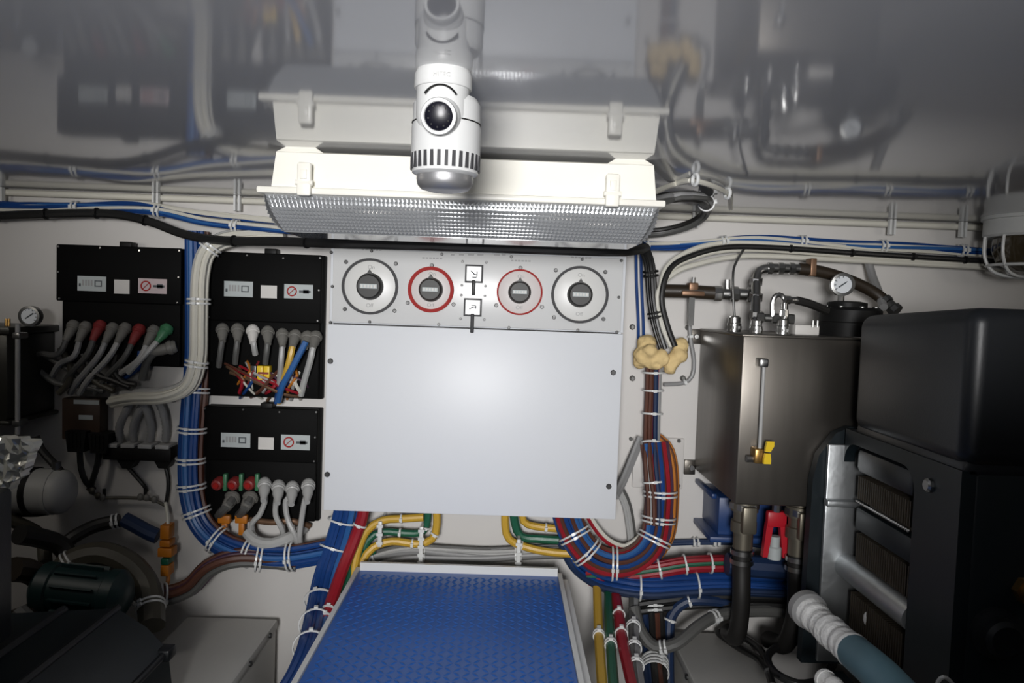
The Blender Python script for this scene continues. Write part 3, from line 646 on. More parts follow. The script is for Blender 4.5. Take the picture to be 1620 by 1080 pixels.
# ================================================================== right of the cabinet
cm4 = ['blue_cable', 'brown_cable', 'red_cable', 'light_blue_cable', 'purple_cable', 'hose_grey', 'brown_cable', 'blue_cable', 'brown_cable', 'red_cable', 'brown_cable', 'light_blue_cable', 'blue_cable', 'orange_cable']
bundle('cable_bundle', 'multicoloured cable bundle swinging in a wide U beside the cabinet', [(890, 760, 2.16), (897, 810, 2.15), (912, 850, 2.13), (940, 882, 2.12), (980, 893, 2.11), (1015, 880, 2.11), (1036, 850, 2.12), (1043, 800, 2.13), (1043, 755, 2.14), (1036, 700, 2.16)], 0.046, cm4, 44, [0.22, 0.3, 0.42, 0.62, 0.7, 0.8], wob=0.1)
bundle('cable_bundle', 'narrow dark brown cable bundle hanging from the yellow foam', [(1034, 565, 2.17), (1033, 620, 2.17), (1031, 680, 2.16), (1031, 730, 2.13), (1036, 790, 2.11), (1036, 830, 2.1)], 0.028, ['purple_cable', 'brown_cable', 'brown_cable', 'grey_cable', 'brown_cable', 'red_cable', 'hose_blue'], 15, [0.09, 0.2, 0.34, 0.52, 0.75], wob=0.1, double=False)
bundle('cable_bundle', 'orange-brown bundle hugging the right of the coloured cables', [(1030, 690, 2.19), (1052, 706, 2.17), (1062, 740, 2.16), (1063, 800, 2.15), (1056, 850, 2.15), (1030, 890, 2.15)], 0.024, ['orange_cable', 'orange_cable', 'brown_cable', 'orange_cable'], 9, wob=0.1)
bundle('cable_bundle', 'white and dark red twisted wires inside the coloured U bundle', [(922, 800, 2.17), (940, 832, 2.16), (962, 856, 2.15), (990, 866, 2.15), (1014, 850, 2.16)], 0.014, ['white_cable', 'red_cable', 'white_cable', 'purple_cable'], 5, wob=1.0)
bundle('cable_bundle', 'grey braided straps fanning out from behind the cabinet edge', [(1014, 692, 2.19), (1000, 725, 2.18), (984, 762, 2.15), (972, 785, 2.1)], 0.016, ['grey_cable', 'hose_grey', 'grey_cable'], 4, wob=0.3)
bundle('cable_bundle', 'pale grey cables hanging straight down behind the coloured U bundle', [(978, 770, 2.2), (992, 800, 2.2), (1000, 850, 2.2), (1002, 900, 2.2)], 0.017, ['pale_grey_cable', 'grey_cable', 'hose_grey'], 5, wob=0.2)
bundle('cable_bundle', 'bright red cable bundle running right from the coloured U under the steel tank', [(930, 912, 2.14), (985, 908, 2.11), (1040, 900, 2.09), (1090, 892, 2.085), (1150, 890, 2.085), (1210, 893, 2.085), (1290, 902, 2.085)], 0.026, ['red_cable', 'red_cable', 'red_cable', 'red_cable', 'red_cable', 'green_cable', 'brown_cable'], 12, [0.32, 0.43, 0.54], wob=0.15, double=False)
bundle('cable_bundle', 'deep blue bundle running right beneath the bright red cables', [(893, 850, 2.19), (912, 890, 2.18), (945, 915, 2.13), (985, 926, 2.09), (1030, 930, 2.08), (1090, 926, 2.08), (1150, 924, 2.08), (1230, 928, 2.08), (1300, 932, 2.08)], 0.034, ['blue_cable', 'hose_blue', 'hose_blue', 'blue_cable', 'hose_blue'], 18, [0.36, 0.56, 0.7], wob=0.1, double=False)
bundle('cable_bundle', 'black strands added for the shading under the deep blue bundle', [(1010, 958, 2.1), (1060, 952, 2.1), (1120, 948, 2.1), (1190, 948, 2.1), (1260, 952, 2.1)], 0.03, ['hose_black', 'hose_black', 'black_cable'], 9, wob=0.1)  # black strands stand in for the dark shading beneath the blue cables
bundle('cable_bundle', 'slim blue wires along the bulkhead behind the red cables', [(1060, 858, 2.22), (1110, 857, 2.22), (1160, 858, 2.22), (1220, 864, 2.22)], 0.011, ['hose_blue', 'white_cable', 'hose_blue'], 4, [0.25, 0.45, 0.65], wob=0.3)
# right of the walkway
cable('yellow_cable', 'yellow cable running along the right walkway trim', [(940, 890, 2.17), (944, 915, 2.14), (945, 945, 2.06), (947, 1000, 1.9), (951, 1060, 1.71), (955, 1110, 1.58)], 0.0125, 'yellow_cable', [0.1, 0.5], double=True)
cable('green_cable', 'dark green cable right of the yellow one beside the walkway', [(958, 898, 2.17), (962, 930, 2.12), (963, 970, 1.99), (967, 1030, 1.8), (972, 1100, 1.6)], 0.0125, 'green_cable', [0.6], double=True)
cable('red_cable', 'red cable right of the green one beside the walkway', [(966, 900, 2.17), (972, 930, 2.12), (978, 965, 2.0), (984, 1010, 1.87), (995, 1060, 1.73), (1008, 1110, 1.6)], 0.0145, 'red_cable', [0.35, 0.5])
bundle('cable_bundle', 'grey cables between red cable and black bundle beside the walkway', [(1002, 945, 2.09), (1002, 985, 1.98), (1004, 1030, 1.83), (1012, 1090, 1.65)], 0.016, ['grey_cable', 'hose_grey'], 4, [0.3, 0.55, 0.75], wob=0.1)
bundle('cable_bundle', 'dark bundle dropping under the deep blue cables with white ties', [(1030, 935, 2.12), (1034, 970, 2.1), (1035, 1010, 2.05), (1036, 1060, 1.95), (1040, 1120, 1.8)], 0.034, ['hose_black', 'brown_cable', 'hose_black', 'hose_blue'], 12, [0.12, 0.55, 0.62], wob=0.1)
cable('blue_cable', 'dark blue cable arching over the right-hand box', [(1058, 1090, 2.0), (1058, 1020, 2.06), (1062, 975, 2.08), (1085, 952, 2.08), (1120, 950, 2.08), (1180, 958, 2.1)], 0.015, 'hose_blue', [0.42, 0.6])
cable('grey_hose', 'grey hose hanging in a loop beside the right-hand box', [(1003, 960, 2.03), (1012, 995, 2.0), (1035, 1022, 1.98), (1070, 1018, 1.97), (1105, 990, 2.0), (1140, 972, 2.04), (1200, 966, 2.07), (1290, 970, 2.1)], 0.0165, 'hose_grey', [0.22, 0.5, 0.88], cat='hose', double=True)

# foam and cables above it
def foam(label, blobs):
    g = G()
    for (px, py, d, r) in blobs: g.sphere(P(px, py, d), r, 18)
    o = g.build('foam_lump', 'foam', None, label, 'foam')
    rm = o.modifiers.new('remesh', 'REMESH'); rm.mode = 'VOXEL'; rm.voxel_size = 0.005; rm.use_smooth_shade = True
    sm_ = o.modifiers.new('smooth', 'SMOOTH'); sm_.factor = 0.6; sm_.iterations = 4
    tx = bpy.data.textures.new('foam_noise', 'CLOUDS'); tx.noise_scale = 0.022
    dp = o.modifiers.new('displace', 'DISPLACE'); dp.texture = tx; dp.strength = 0.014; dp.mid_level = 0.45; dp.texture_coords = 'GLOBAL'
foam('lumpy yellow foam around the black cables, larger left lump', [(1024, 545, 2.15, 0.028), (1020, 562, 2.14, 0.031), (1035, 570, 2.13, 0.028), (1045, 566, 2.12, 0.024), (1028, 555, 2.11, 0.02), (1012, 572, 2.15, 0.02)])
foam('lumpy yellow foam around the black cables, smaller right lump', [(1077, 548, 2.14, 0.024), (1074, 562, 2.13, 0.024), (1062, 572, 2.13, 0.024), (1060, 582, 2.13, 0.018)])
bundle('cable_bundle', 'black cable bundle dropping from the ceiling light end into yellow foam', [(1000, 384, 2.1), (1018, 392, 2.11), (1028, 420, 2.13), (1032, 470, 2.14), (1040, 515, 2.14), (1052, 552, 2.13)], 0.019, ['black_cable', 'black_cable', 'hose_blue', 'black_cable', 'hose_grey'], 9, [0.35, 0.7], tie_mat='black_plastic', wob=0.15)
for i, (o, lb) in enumerate(((0, 'inner'), (1, 'middle'), (2, 'outer'))):
    cable('white_cable', f'white cable arching from the foam over to the right along the corner, {lb} one', [(1066-i*2, 548, 2.12), (1052-i*3, 510, 2.13), (1045-i*2, 462, 2.13), (1054+i*7, 423+i*4, 2.14), (1086+i*10, 399+i*9, 2.15), (1135+i*10, 385+i*11, 2.17), (1210, 385+i*10, 2.18), (1330, 395+i*8, 2.18), (1470, 408+i*5, 2.18), (1610, 420+i*3, 2.18)], 0.0075, 'white_cable')
cable('black_cable', 'black cable arching from the foam and running right under the blue bundle', [(1068, 548, 2.1), (1056, 515, 2.11), (1047, 470, 2.11), (1060, 425, 2.12), (1095, 404, 2.14), (1150, 391, 2.16), (1230, 392, 2.165), (1350, 400, 2.165), (1480, 408, 2.165), (1610, 416, 2.165)], 0.008, 'black_cable', [0.48, 0.62, 0.76, 0.88], tie_mat='black_plastic')
for i, px in enumerate((1006, 1014)):
    cable('blue_wire', 'thin blue wire running straight down beside the black cable bundle', [(px, 395, 2.22), (px+1, 450, 2.23), (px+4, 520, 2.23), (px+3, 560, 2.2)], 0.0045, 'blue_cable', group='thin blue wires right of the cabinet', n=8)
cable('grey_wire', 'grey wire curling down past the foam on the bulkhead', [(1090, 470, 2.22), (1092, 530, 2.22), (1098, 570, 2.22), (1095, 595, 2.22), (1080, 606, 2.22), (1050, 608, 2.21)], 0.006, 'grey_cable', [0.35, 0.8])
bw = thing('mounting_plate', 'white mounting plate on the bulkhead behind the coloured cables', 'plate', P(1030, 780, W))
A = P(1002, 690, W); B = P(1078, 772, W)
G().rbox((A.x, W-0.012, B.z), (B.x, W-0.0005, A.z), 0.003).build('plate', 'wall_white', bw)
for (px, py) in ((1074, 697), (1073, 775), (998, 694)): screw(P(px, py if py != 775 else 768, W-0.012), 0.006, bw, 'steel_dark')
for (px, py) in ((1000, 598), (1080, 598), (1000, 517), (1088, 518)):
    c = P(px, py, W); G().lathe([(0.009, 0), (0.009, 0.006), (0.005, 0.012)], c, (0, -1, 0), 8).build('wall_bolt', 'steel_dark', None, 'small dark bolt in the bulkhead around the yellow foam', 'bolt', 'bolts around the yellow foam')
# conduit from the light end to the corner
bundle('cable_bundle', 'dark grey stranded cables on the ceiling from the light end to the corner', [P(1000, 330, 1.60), PC(1062, 312, 0.024), PC(1108, 312, 0.022), P(1118, 332, 2.06), P(1095, 352, 2.15), P(1050, 366, 2.2), P(1000, 370, 2.2)], 0.018, ['hose_grey', 'grey_cable', 'hose_grey', 'hose_black'], 9, [0.5], wob=0.5)
c2p = smooth([P(1030, 306, 1.5), PC(1065, 292, 0.008), PC(1100, 286, 0.008), PC(1150, 306, 0.01), P(1156, 330, 2.12)], 0.012)
cw = thing('white_flex', 'white flex clipped to the ceiling beside the dark conduit', 'cable', c2p[0])
G().sweep(c2p, 0.006, 8).build('cable', 'white_cable', cw)
for (px, py) in ((1100, 284), (1151, 306)):
    c = PC(px, py, 0.012); G().torus(c, (1, 0.3, 0), 0.011, 0.004, 18, 8).build('clamp', 'white_plastic', cw)

# ================================================================== stainless tank on the right
tx0, ty0, tz1, tz0 = 0.580, 1.835, Zr(-0.060), Zr(-0.475); tx1 = P(1362, 600, ty0).x
tk = thing('steel_tank', 'dull stainless steel oil tank with sight tube and yellow valve', 'tank', ((tx0+tx1)/2, W, tz0))
G().rbox((tx0, ty0, tz0), (tx1, W-0.012, tz1), 0.004).build('tank_body', 'tank_steel', tk)
G().rbox((tx0-0.004, ty0-0.004, tz1-0.002), (tx1+0.004, W-0.012, tz1+0.004), 0.002).build('top_flange', 'tank_steel', tk)
for (px, py) in ((1102, 532), (1095, 738)):
    c = P(px, py, W); t = G().rbox(c + Vector((-0.026, -0.012, -0.022)), Vector((tx0+0.003, W-0.001, c.z+0.022)), 0.002).build('mounting_tab', 'tank_steel', tk)
    screw(c + Vector((-0.004, -0.012, 0)), 0.009, tk, 'steel', (0, -1, 0), 'tab_bolt')
sx = P(1208, 600, ty0-0.03).x; sz1 = P(1206, 575, ty0-0.03).z; sz0 = P(1206, 730, ty0-0.03).z
G().cyl((sx, ty0-0.028, sz0+0.02), (sx, ty0-0.028, sz1), 0.0045, n=12).build('sight_tube', 'pale_grey_cable', tk)
G().rbox((sx-0.012, ty0-0.038, sz1-0.008), (sx+0.008, ty0-0.0, sz1+0.012), 0.003).build('tube_fitting', 'steel', tk)
v = G().rbox((sx-0.014, ty0-0.04, sz0-0.004), (sx+0.008, ty0, sz0+0.032), 0.004).build('valve_body', 'brass', tk)
G().cyl((sx-0.028, ty0-0.02, sz0+0.004), (sx-0.01, ty0-0.02, sz0+0.004), 0.009, n=8).build('valve_nut', 'steel', v)
hc = Vector((sx+0.012, ty0-0.048, sz0+0.026))
hg = G(); 
for s in (-1, 1):
    hg.hull([hc + Vector((a, b, s*(0.002 + c))) for a in (-0.006, 0.006) for b in (-0.005, 0.005) for c in (0, 0.010)] + [hc + Vector((a+0.003*s, b, s*z_)) for z_ in (0.016, 0.027) for a in (-0.006, 0.011) for b in (-0.005, 0.005)])
hg.build('valve_handle', 'yellow_handle', v)
def cap(label, px, py, r, h, d, m='steel'):
    c = P(px, py, d); c.z = tz1+0.004
    o = G().lathe([(r, 0), (r, h*0.5), (r*0.9, h*0.55), (r*0.9, h*0.9), (r*0.6, h)], c, (0, 0, 1), 14).build('tank_cap', m, tk, label)
    G().ring(c + Vector((0, 0, h*0.25)), (0, 0, 1), r*0.98, r*1.12, h*0.2, 6).build('hex_nut', m, o)
    return c
capA = cap('steel filler cap with a thin rod standing on the tank top', 1161, 522, 0.019, 0.042, 2.05)
cap('steel pipe nut under the tall silver pipe on the tank', 1196, 524, 0.016, 0.035, 1.97)
cap('steel pipe nut under the small hooped pipe on the tank', 1238, 526, 0.016, 0.04, 1.94)
cable('thin_rod', 'thin dark wire rising from the filler cap to the cables above', [capA + Vector((0, 0, 0.04)), P(1160, 470, 2.05), P(1160, 430, 2.06), P(1166, 412, 2.1), P(1177, 394, 2.16)], 0.0035, 'steel_dark', n=8)
vb = thing('valve_block', 'small white block with two studs on the tank top', 'block', P(1272, 528, 1.95))
b0 = P(1253, 528, 1.95); b1 = P(1292, 514, 1.95)
G().rbox((b0.x, 1.93, tz1+0.004), (b1.x, 1.97, b1.z), 0.003).build('block_body', 'label_white', vb)
for f in (0.7, 0.88): G().cyl((b0.x+(b1.x-b0.x)*f, 1.927, b1.z-0.006), (b0.x+(b1.x-b0.x)*f, 1.927, b1.z+0.012), 0.004, n=8).build('stud', 'steel_dark', vb)
# pump head with gauge on the tank
def gauge(label, px, py, d, r, base_z):
    c = P(px, py, d); o = thing('pressure_gauge', label, 'gauge', Vector((c.x, c.y, base_z)))
    ax = Vector((-c.x*0.45, -c.y, 0)).normalized() if c.x > 0 else Vector((0.1, -1, 0)).normalized()
    G().lathe([(r*0.95, -r*0.7), (r, -r*0.6), (r, r*0.2), (r*0.78, r*0.24), (r*0.74, r*0.12)], c, ax, 28).build('gauge_case', 'steel_dark', o)
    fcx = G().lathe([(r*0.74, r*0.02), (r*0.74, r*0.13)], c, ax, 28).build('gauge_face', 'gauge_face', o)
    q = ax.to_track_quat('Z', 'Y')
    f = c + ax*(r*0.15)
    G().cyl(f + Vector((-r*0.35, 0, -r*0.25)), f + Vector((r*0.4, 0, r*0.3)), r*0.06, n=6).build('needle', 'print_dark', fcx)
    for k in range(9):
        a = PI*(-0.2+1.4*k/8); dd = Vector((math.cos(a), 0, math.sin(a)))
        G().cyl(f + dd*r*0.6, f + dd*r*0.75, r*0.035, n=5).build('tick_mark', 'print_dark', fcx)
    G().cyl((c.x, c.y+r*0.2, base_z), (c.x, c.y+r*0.2, c.z-r*0.85), r*0.3, n=10).build('stem', 'steel', o)
    return c
pc = P(1345, 500, 2.0); ptop = P(1345, 486, 2.0).z
pm = G().lathe([(0.085, 0), (0.085, 0.035), (0.078, 0.037), (0.078, ptop-tz1-0.012), (0.070, ptop-tz1-0.004)], (pc.x, pc.y, tz1+0.004), (0, 0, 1), 32).build('filter_head', 'black_plastic', tk, 'black filter head with a stepped lid')
G().lathe([(0.05, 0), (0.05, 0.012), (0.03, 0.016)], (pc.x-0.01, pc.y, ptop), (0, 0, 1), 24).build('filter_lid', 'black_plastic', pm)
for k in range(8):
    a = 2*PI*k/8; screw((pc.x+0.064*math.cos(a), pc.y+0.064*math.sin(a), ptop-0.002), 0.007, pm, 'steel_dark', (0, 0, 1), 'lid_bolt')
G().rbox((pc.x-0.008, pc.y-0.092, tz1+0.012), (pc.x+0.008, pc.y-0.074, tz1+0.034), 0.002).build('name_tab', 'steel_dark', pm)
gauge('round white pressure gauge on top of the black filter head', 1333, 450, 1.99, 0.030, ptop+0.014)

# hydraulic lines above the tank
def fitting(g, a, b, r, k=4):
    a, b = Vector(a), Vector(b); n = (b-a)
    for i in range(k):
        s = a + n*(i/k); e = a + n*((i+0.86)/k); g.cyl(s, e, r*(1.0 if i % 2 == 0 else 0.78), n=8 if i % 2 == 0 else 14)
    return g
h1 = thing('hydraulic_line', 'short brown hydraulic hose with silver couplings and copper clamp on the bulkhead', 'hydraulic hose', P(1120, 464, 2.14))
G().sweep(smooth([P(1052, 460, 2.15), P(1090, 461, 2.14), P(1140, 464, 2.13)]), 0.019, 12).build('hose_tube', 'hose_brown', h1)
fitting(G(), P(1130, 464, 2.13), P(1196, 466, 2.12), 0.021, 5).build('coupling', 'steel', h1)
c = P(1094, 464, 2.14)
G().rbox(c + Vector((-0.032, -0.024, -0.007)), c + Vector((0.032, 0.024, 0.007)), 0.003).build('clamp_plate', 'copper', h1)
G().rbox(c + Vector((-0.012, -0.02, 0.007)), c + Vector((0.014, 0.02, 0.03)), 0.003).build('clamp_top', 'copper', h1)
G().cyl(c + Vector((0.002, -0.01, 0.03)), c + Vector((0.002, -0.01, 0.045)), 0.006, n=8).build('clamp_bolt', 'steel', h1)
G().box(c + Vector((-0.008, -0.01, -0.09)), c + Vector((0.008, 0.0, -0.007))).build('clamp_stand', 'steel_dark', h1)
G().cyl(P(1151, 458, 2.125), P(1151, 442, 2.125), 0.008, n=8).build('bleed_screw', 'steel', h1)
h2 = thing('hydraulic_line', 'tall silver hydraulic pipe with elbow turning right into a brown hose', 'hydraulic hose', P(1196, 524, 1.98))
G().sweep(smooth([P(1193, 522, 1.975), P(1195, 500, 2.0), P(1196, 465, 2.05), P(1197, 440, 2.08), P(1202, 428, 2.09), P(1216, 424, 2.09)]), 0.0125, 12).build('steel_pipe', 'steel', h2)
fitting(G(), P(1214, 424, 2.09), P(1266, 425, 2.09), 0.0165, 6).build('coupling', 'steel', h2)
for py, d in ((498, 2.0), (470, 2.05), (445, 2.08)):
    G().ring(P(1196, py, d), (0, -0.2, 1), 0.012, 0.0185, 0.02, 8).build('pipe_nut', 'steel', h2)
G().sweep(smooth([P(1264, 425, 2.09), P(1300, 430, 2.09), P(1345, 444, 2.1), P(1385, 464, 2.1), P(1415, 490, 2.08)]), 0.0165, 12).build('hose_tube', 'hose_brown', h2)
c = P(1283, 424, 2.09); G().rbox(c + Vector((-0.008, -0.02, -0.022)), c + Vector((0.008, 0.02, 0.026)), 0.002).build('hose_clamp', 'copper', h2)
fitting(G(), P(1398, 474, 2.09), P(1420, 494, 2.06), 0.02, 3).build('end_fitting', 'steel_dark', h2)
h3 = thing('hydraulic_line', 'small hooped silver pipe with tee and short black hose on the tank', 'hydraulic hose', P(1240, 524, 1.94))
G().sweep(smooth([P(1222, 500, 1.96), P(1222, 480, 1.96), P(1226, 469, 1.96), P(1233, 466, 1.96), P(1240, 471, 1.96), P(1243, 485, 1.955), P(1241, 525, 1.94)], 0.006), 0.0065, 10).build('hooped_pipe', 'steel', h3)
fitting(G(), P(1198, 502, 1.97), P(1258, 505, 1.955), 0.013, 5).build('tee_fitting', 'steel_dark', h3)
fitting(G(), P(1240, 524, 1.94), P(1241, 478, 1.95), 0.0115, 4).build('riser', 'steel', h3)
fitting(G(), P(1241, 474, 1.95), P(1262, 475, 1.955), 0.011, 2).build('elbow', 'steel', h3)
G().sweep(smooth([P(1260, 475, 1.955), P(1280, 480, 1.96), P(1300, 488, 1.97), P(1316, 494, 1.98)]), 0.011, 10).build('hose_tube', 'hose_black', h3)
cable('braided_strap', 'grey braided strap slanting down to the black filter head', [(1373, 412, 2.2), (1380, 436, 2.18), (1390, 462, 2.12), (1398, 486, 2.06)], 0.0115, 'grey_cable', cat='strap')

# blue bracket behind the tank
br = thing('pipe_bracket', 'dark blue channel bracket sticking out under the steel tank', 'bracket', P(1140, 835, 2.15))
a0 = P(1120, 770, 2.2); a1 = P(1175, 828, 2.2)
G().rbox((a0.x, 2.08, a1.z), (a1.x+0.1, W-0.001, a0.z), 0.004).build('web', 'bracket_blue', br)
G().rbox((P(1103, 830, 2.2).x, 2.06, a1.z-0.016), (a1.x+0.1, W-0.001, a1.z), 0.003).build('flange', 'bracket_blue', br)
G().rbox((P(1106, 762, 2.2).x, 2.06, a0.z), (tx0+0.02, W-0.001, a0.z+0.014), 0.003).build('flange', 'bracket_blue', br)

# outlets under the tank
def outlet(label, px, d, hx):
    t = P(px, 800, d); o = thing('tank_outlet', label, 'valve', Vector((t.x, d, tz0-0.22)))
    x, y = t.x, d; zz = tz0
    prof = [(0.030, 0), (0.030, 0.02), (0.036, 0.022), (0.036, 0.05), (0.028, 0.052), (0.028, 0.075), (0.034, 0.077), (0.034, 0.105), (0.026, 0.107), (0.026, 0.15)]
    G().lathe(prof, (x, y, zz), (0, 0, -1), 12).build('valve_stack', 'bronze_fitting', o)
    G().ring((x, y, zz-0.036), (0, 0, 1), 0.035, 0.04, 0.016, 6).build('union_nut', 'steel', o)
    G().rbox((x-0.018, y-0.05, zz-0.10), (x+0.018, y-0.028, zz-0.03), 0.004).build('side_port', 'bronze_fitting', o)
    G().sweep(smooth([Vector((x, y, zz-0.145)), Vector((x, y, zz-0.2)), Vector((x+0.002, y-0.005, zz-0.30)), Vector((x+hx*0.2, y+0.03, zz-0.40)), Vector((x+hx*0.5, y+0.13, zz-0.435))]), 0.024, 12).build('hose_tube', 'hose_black', o)
    for k in (0.16, 0.185): G().ring((x, y, zz-k), (0, 0, 1), 0.0275, 0.0305, 0.012, 18).build('hose_clamp', 'steel', o)
outlet('bronze outlet valve and black hose under the left of the steel tank', 1178, 1.97, 0.03)
outlet('bronze outlet valve and black hose beside the red fork handle', 1266, 1.93, -0.03)
rf = thing('red_lever', 'red fork-shaped valve lever between the two tank outlets', 'lever', P(1228, 880, 1.96))
c = P(1228, 815, 1.96)
G().rbox(c + Vector((-0.026, -0.012, -0.03)), c + Vector((0.026, 0.012, 0.012)), 0.006).build('lever_head', 'red_paint', rf)
for s in (-1, 1):
    G().hull([c + Vector((s*a, b, z)) for (a, z) in ((0.008, -0.02), (0.026, -0.02), (0.012+0.008, -0.11), (0.033, -0.11)) for b in (-0.009, 0.009)]).build('prong', 'red_paint', rf)
G().cyl(c + Vector((0.0, 0.0, 0.01)), c + Vector((0, 0, 0.03)), 0.012, n=10).build('pivot', 'steel', rf)
G().lathe([(0.018, 0), (0.018, 0.03), (0.013, 0.034), (0.013, 0.06)], c + Vector((0, 0.0, -0.115)), (0, 0, 1), 12).build('stem', 'label_grey', rf)
cable('blue_hose', 'dark blue hose behind the outlets under the red lever', [(1150, 892, 2.03), (1200, 896, 2.03), (1250, 900, 2.03), (1310, 905, 2.03)], 0.03, 'hose_blue', cat='hose')

# ================================================================== engine on the right
ex0, ey0, ey1 = 0.815, 1.315, 1.75
en = thing('marine_engine', 'big dark engine with a smooth top cover and open cooler side', 'engine', (1.2, 1.55, -0.6))
def rounded(lo, hi, b, k=5): return G().rbox(lo, hi, b, k)
G().rbox((0.42, -1.0, -0.6), (1.6, 0.42, Zr(-0.04)), 0.03).build('shade_block', 'engine_dark', en)  # unseen engine extension, added to shade the lower right side
cg = rounded((ex0, ey0, Zr(-0.265)), (1.62, ey1, Zr(0.004)), 0.03)
for v_ in cg.v:
    if v_.z > Zr(-0.1): v_.z += (ey1-v_.y)*0.05-0.004
cg.build('top_cover', 'engine_dark', en)
G().rbox((ex0+0.008, ey0+0.01, Zr(-0.285)), (1.6, ey1-0.005, Zr(-0.25)), 0.01).build('cover_lip', 'engine_dark', en)
oy0, oy1, oz1, oz0 = 1.475, 1.785, Zr(-0.30), Zr(-0.86)
sp = G()
sp.box((ex0+0.004, ey0+0.01, -0.6), (ex0+0.03, oy0, Zr(-0.27))).build('near_post', 'engine_blue', en)
G().box((ex0+0.004, oy0, oz1), (ex0+0.03, oy1, Zr(-0.27))).build('top_rail', 'engine_blue', en)
G().box((ex0+0.004, oy0, -0.6), (ex0+0.03, oy1, oz0)).build('bottom_rail', 'engine_blue', en)
G().rbox((ex0+0.03, ey0+0.01, -0.6), (1.6, ey0+0.06, Zr(-0.27)), 0.006).build('front_plate', 'engine_blue', en)
G().rbox((1.02, ey0+0.06, -0.6), (1.6, 1.80, Zr(-0.27)), 0.006).build('engine_block', 'engine_blue', en)
G().prism([Vector((x, 1.800, Zr(z))) for x, z in ((ex0-0.012, -0.285), (ex0-0.05, -0.34), (ex0-0.062, -0.40), (ex0-0.066, -0.85), (1.3, -0.85), (1.3, -0.27), (ex0+0.02, -0.27))], (0, 0.028, 0)).build('rear_plate', 'engine_blue', en)
# fillets in the upper corners of the opening
for y, s in ((oy0, 1), (oy1, -1)):
    n = 7; pl = [Vector((ex0+0.004, y, oz1))] + [Vector((ex0+0.004, y+s*0.05*(1-math.sin(a)), oz1-0.05*(1-math.cos(a)))) for a in [i*PI/2/n for i in range(n+1)]]
    G().prism(pl, (0.026, 0, 0)).build('corner_gusset', 'engine_blue', en)
G().rbox((ex0-0.034, 1.786, Zr(-0.84)), (ex0+0.085, 1.799, Zr(-0.31)), 0.004).build('end_plate', 'aluminium', en)
G().rbox((ex0-0.04, 1.76, Zr(-0.455)), (ex0+0.05, 1.786, Zr(-0.44)), 0.003).build('plate_rib', 'aluminium', en)
G().rbox((ex0+0.004, oy0+0.01, Zr(-0.36)), (ex0+0.03, oy1-0.06, Zr(-0.305)), 0.012).build('inner_lip', 'engine_dark', en)
core = G().rbox((ex0+0.045, oy0+0.02, Zr(-0.56)), (1.015, oy1-0.045, Zr(-0.365)), 0.01).build('cooler_core', 'fin_brown', en)
for k in range(24):
    y = oy0+0.03+k*(oy1-oy0-0.085)/23
    G().box((ex0+0.016, y, Zr(-0.425)), (ex0+0.048, y+0.0035, Zr(-0.372))).build('fin', 'fin_brown', core)
    G().sphere((ex0+0.016, y+0.003, Zr(-0.432)), 0.0043, 8).build('rivet', 'steel', core)
    G().box((ex0+0.02, y, Zr(-0.57)), (ex0+0.048, y+0.0035, Zr(-0.505))).build('fin', 'fin_brown', core)
G().rbox((ex0+0.018, oy0+0.012, Zr(-0.50)), (ex0+0.05, oy1-0.04, Zr(-0.445)), 0.008).build('rubber_seal', 'engine_blue', core)
low = G().rbox((ex0+0.045, oy0+0.02, Zr(-0.85)), (1.015, oy1-0.045, Zr(-0.64)), 0.01).build('lower_core', 'fin_brown', en)
for k in range(24):
    y = oy0+0.03+k*(oy1-oy0-0.085)/23
    G().box((ex0+0.014, y, Zr(-0.74)), (ex0+0.048, y+0.0035, Zr(-0.645))).build('fin', 'fin_brown', low)
G().cyl((ex0+0.026, oy0+0.002, Zr(-0.602)), (ex0+0.026, 1.786, Zr(-0.602)), 0.030, n=24).build('cooler_pipe', 'aluminium', en)
c = Vector((ex0+0.004, 1.42, P(1485, 768, 1.42).z))
G().lathe([(0.014, 0), (0.014, 0.006), (0.010, 0.010)], c, (-1, 0, 0), 8).build('bolt', 'steel', en)
c = P(1575, 1000, ey0+0.01)
G().lathe([(0.048, 0), (0.046, 0.012), (0.034, 0.016), (0.034, 0.034), (0.026, 0.04)], c, (-0.1, -1, 0), 28).build('boss', 'engine_dark', en)
c = P(1618, 930, ey0+0.01)
bp = [c + Vector((0.0, 0, 0)), c + Vector((0, -0.03, 0)), c + Vector((0.012, -0.045, -0.004)), c + Vector((0.04, -0.05, -0.006))]
G().sweep(smooth(bp, 0.006), 0.017, 14).build('brass_elbow', 'brass', en)
G().ring(c + Vector((0, -0.012, 0)), (0, 1, 0), 0.016, 0.024, 0.016, 6).build('brass_nut', 'brass', en)
G().sphere(P(1372, 978, 1.66) + Vector((0, 0, 0)), 0.009, 10, (1, 1, 1.8)).build('drain_plug', 'white_plastic', en)
c = P(1492, 1082, ey0-0.002); cable('white_loop', 'small white loop hanging on the face of the right engine', [c + Vector((-0.012, 0, -0.02)), c + Vector((-0.012, -0.004, 0.006)), c + Vector((-0.004, -0.006, 0.016)), c + Vector((0.008, -0.004, 0.010)), c + Vector((0.022, 0, -0.006)), c + Vector((0.03, 0, -0.03))], 0.0035, 'white_plastic', cat='loop')

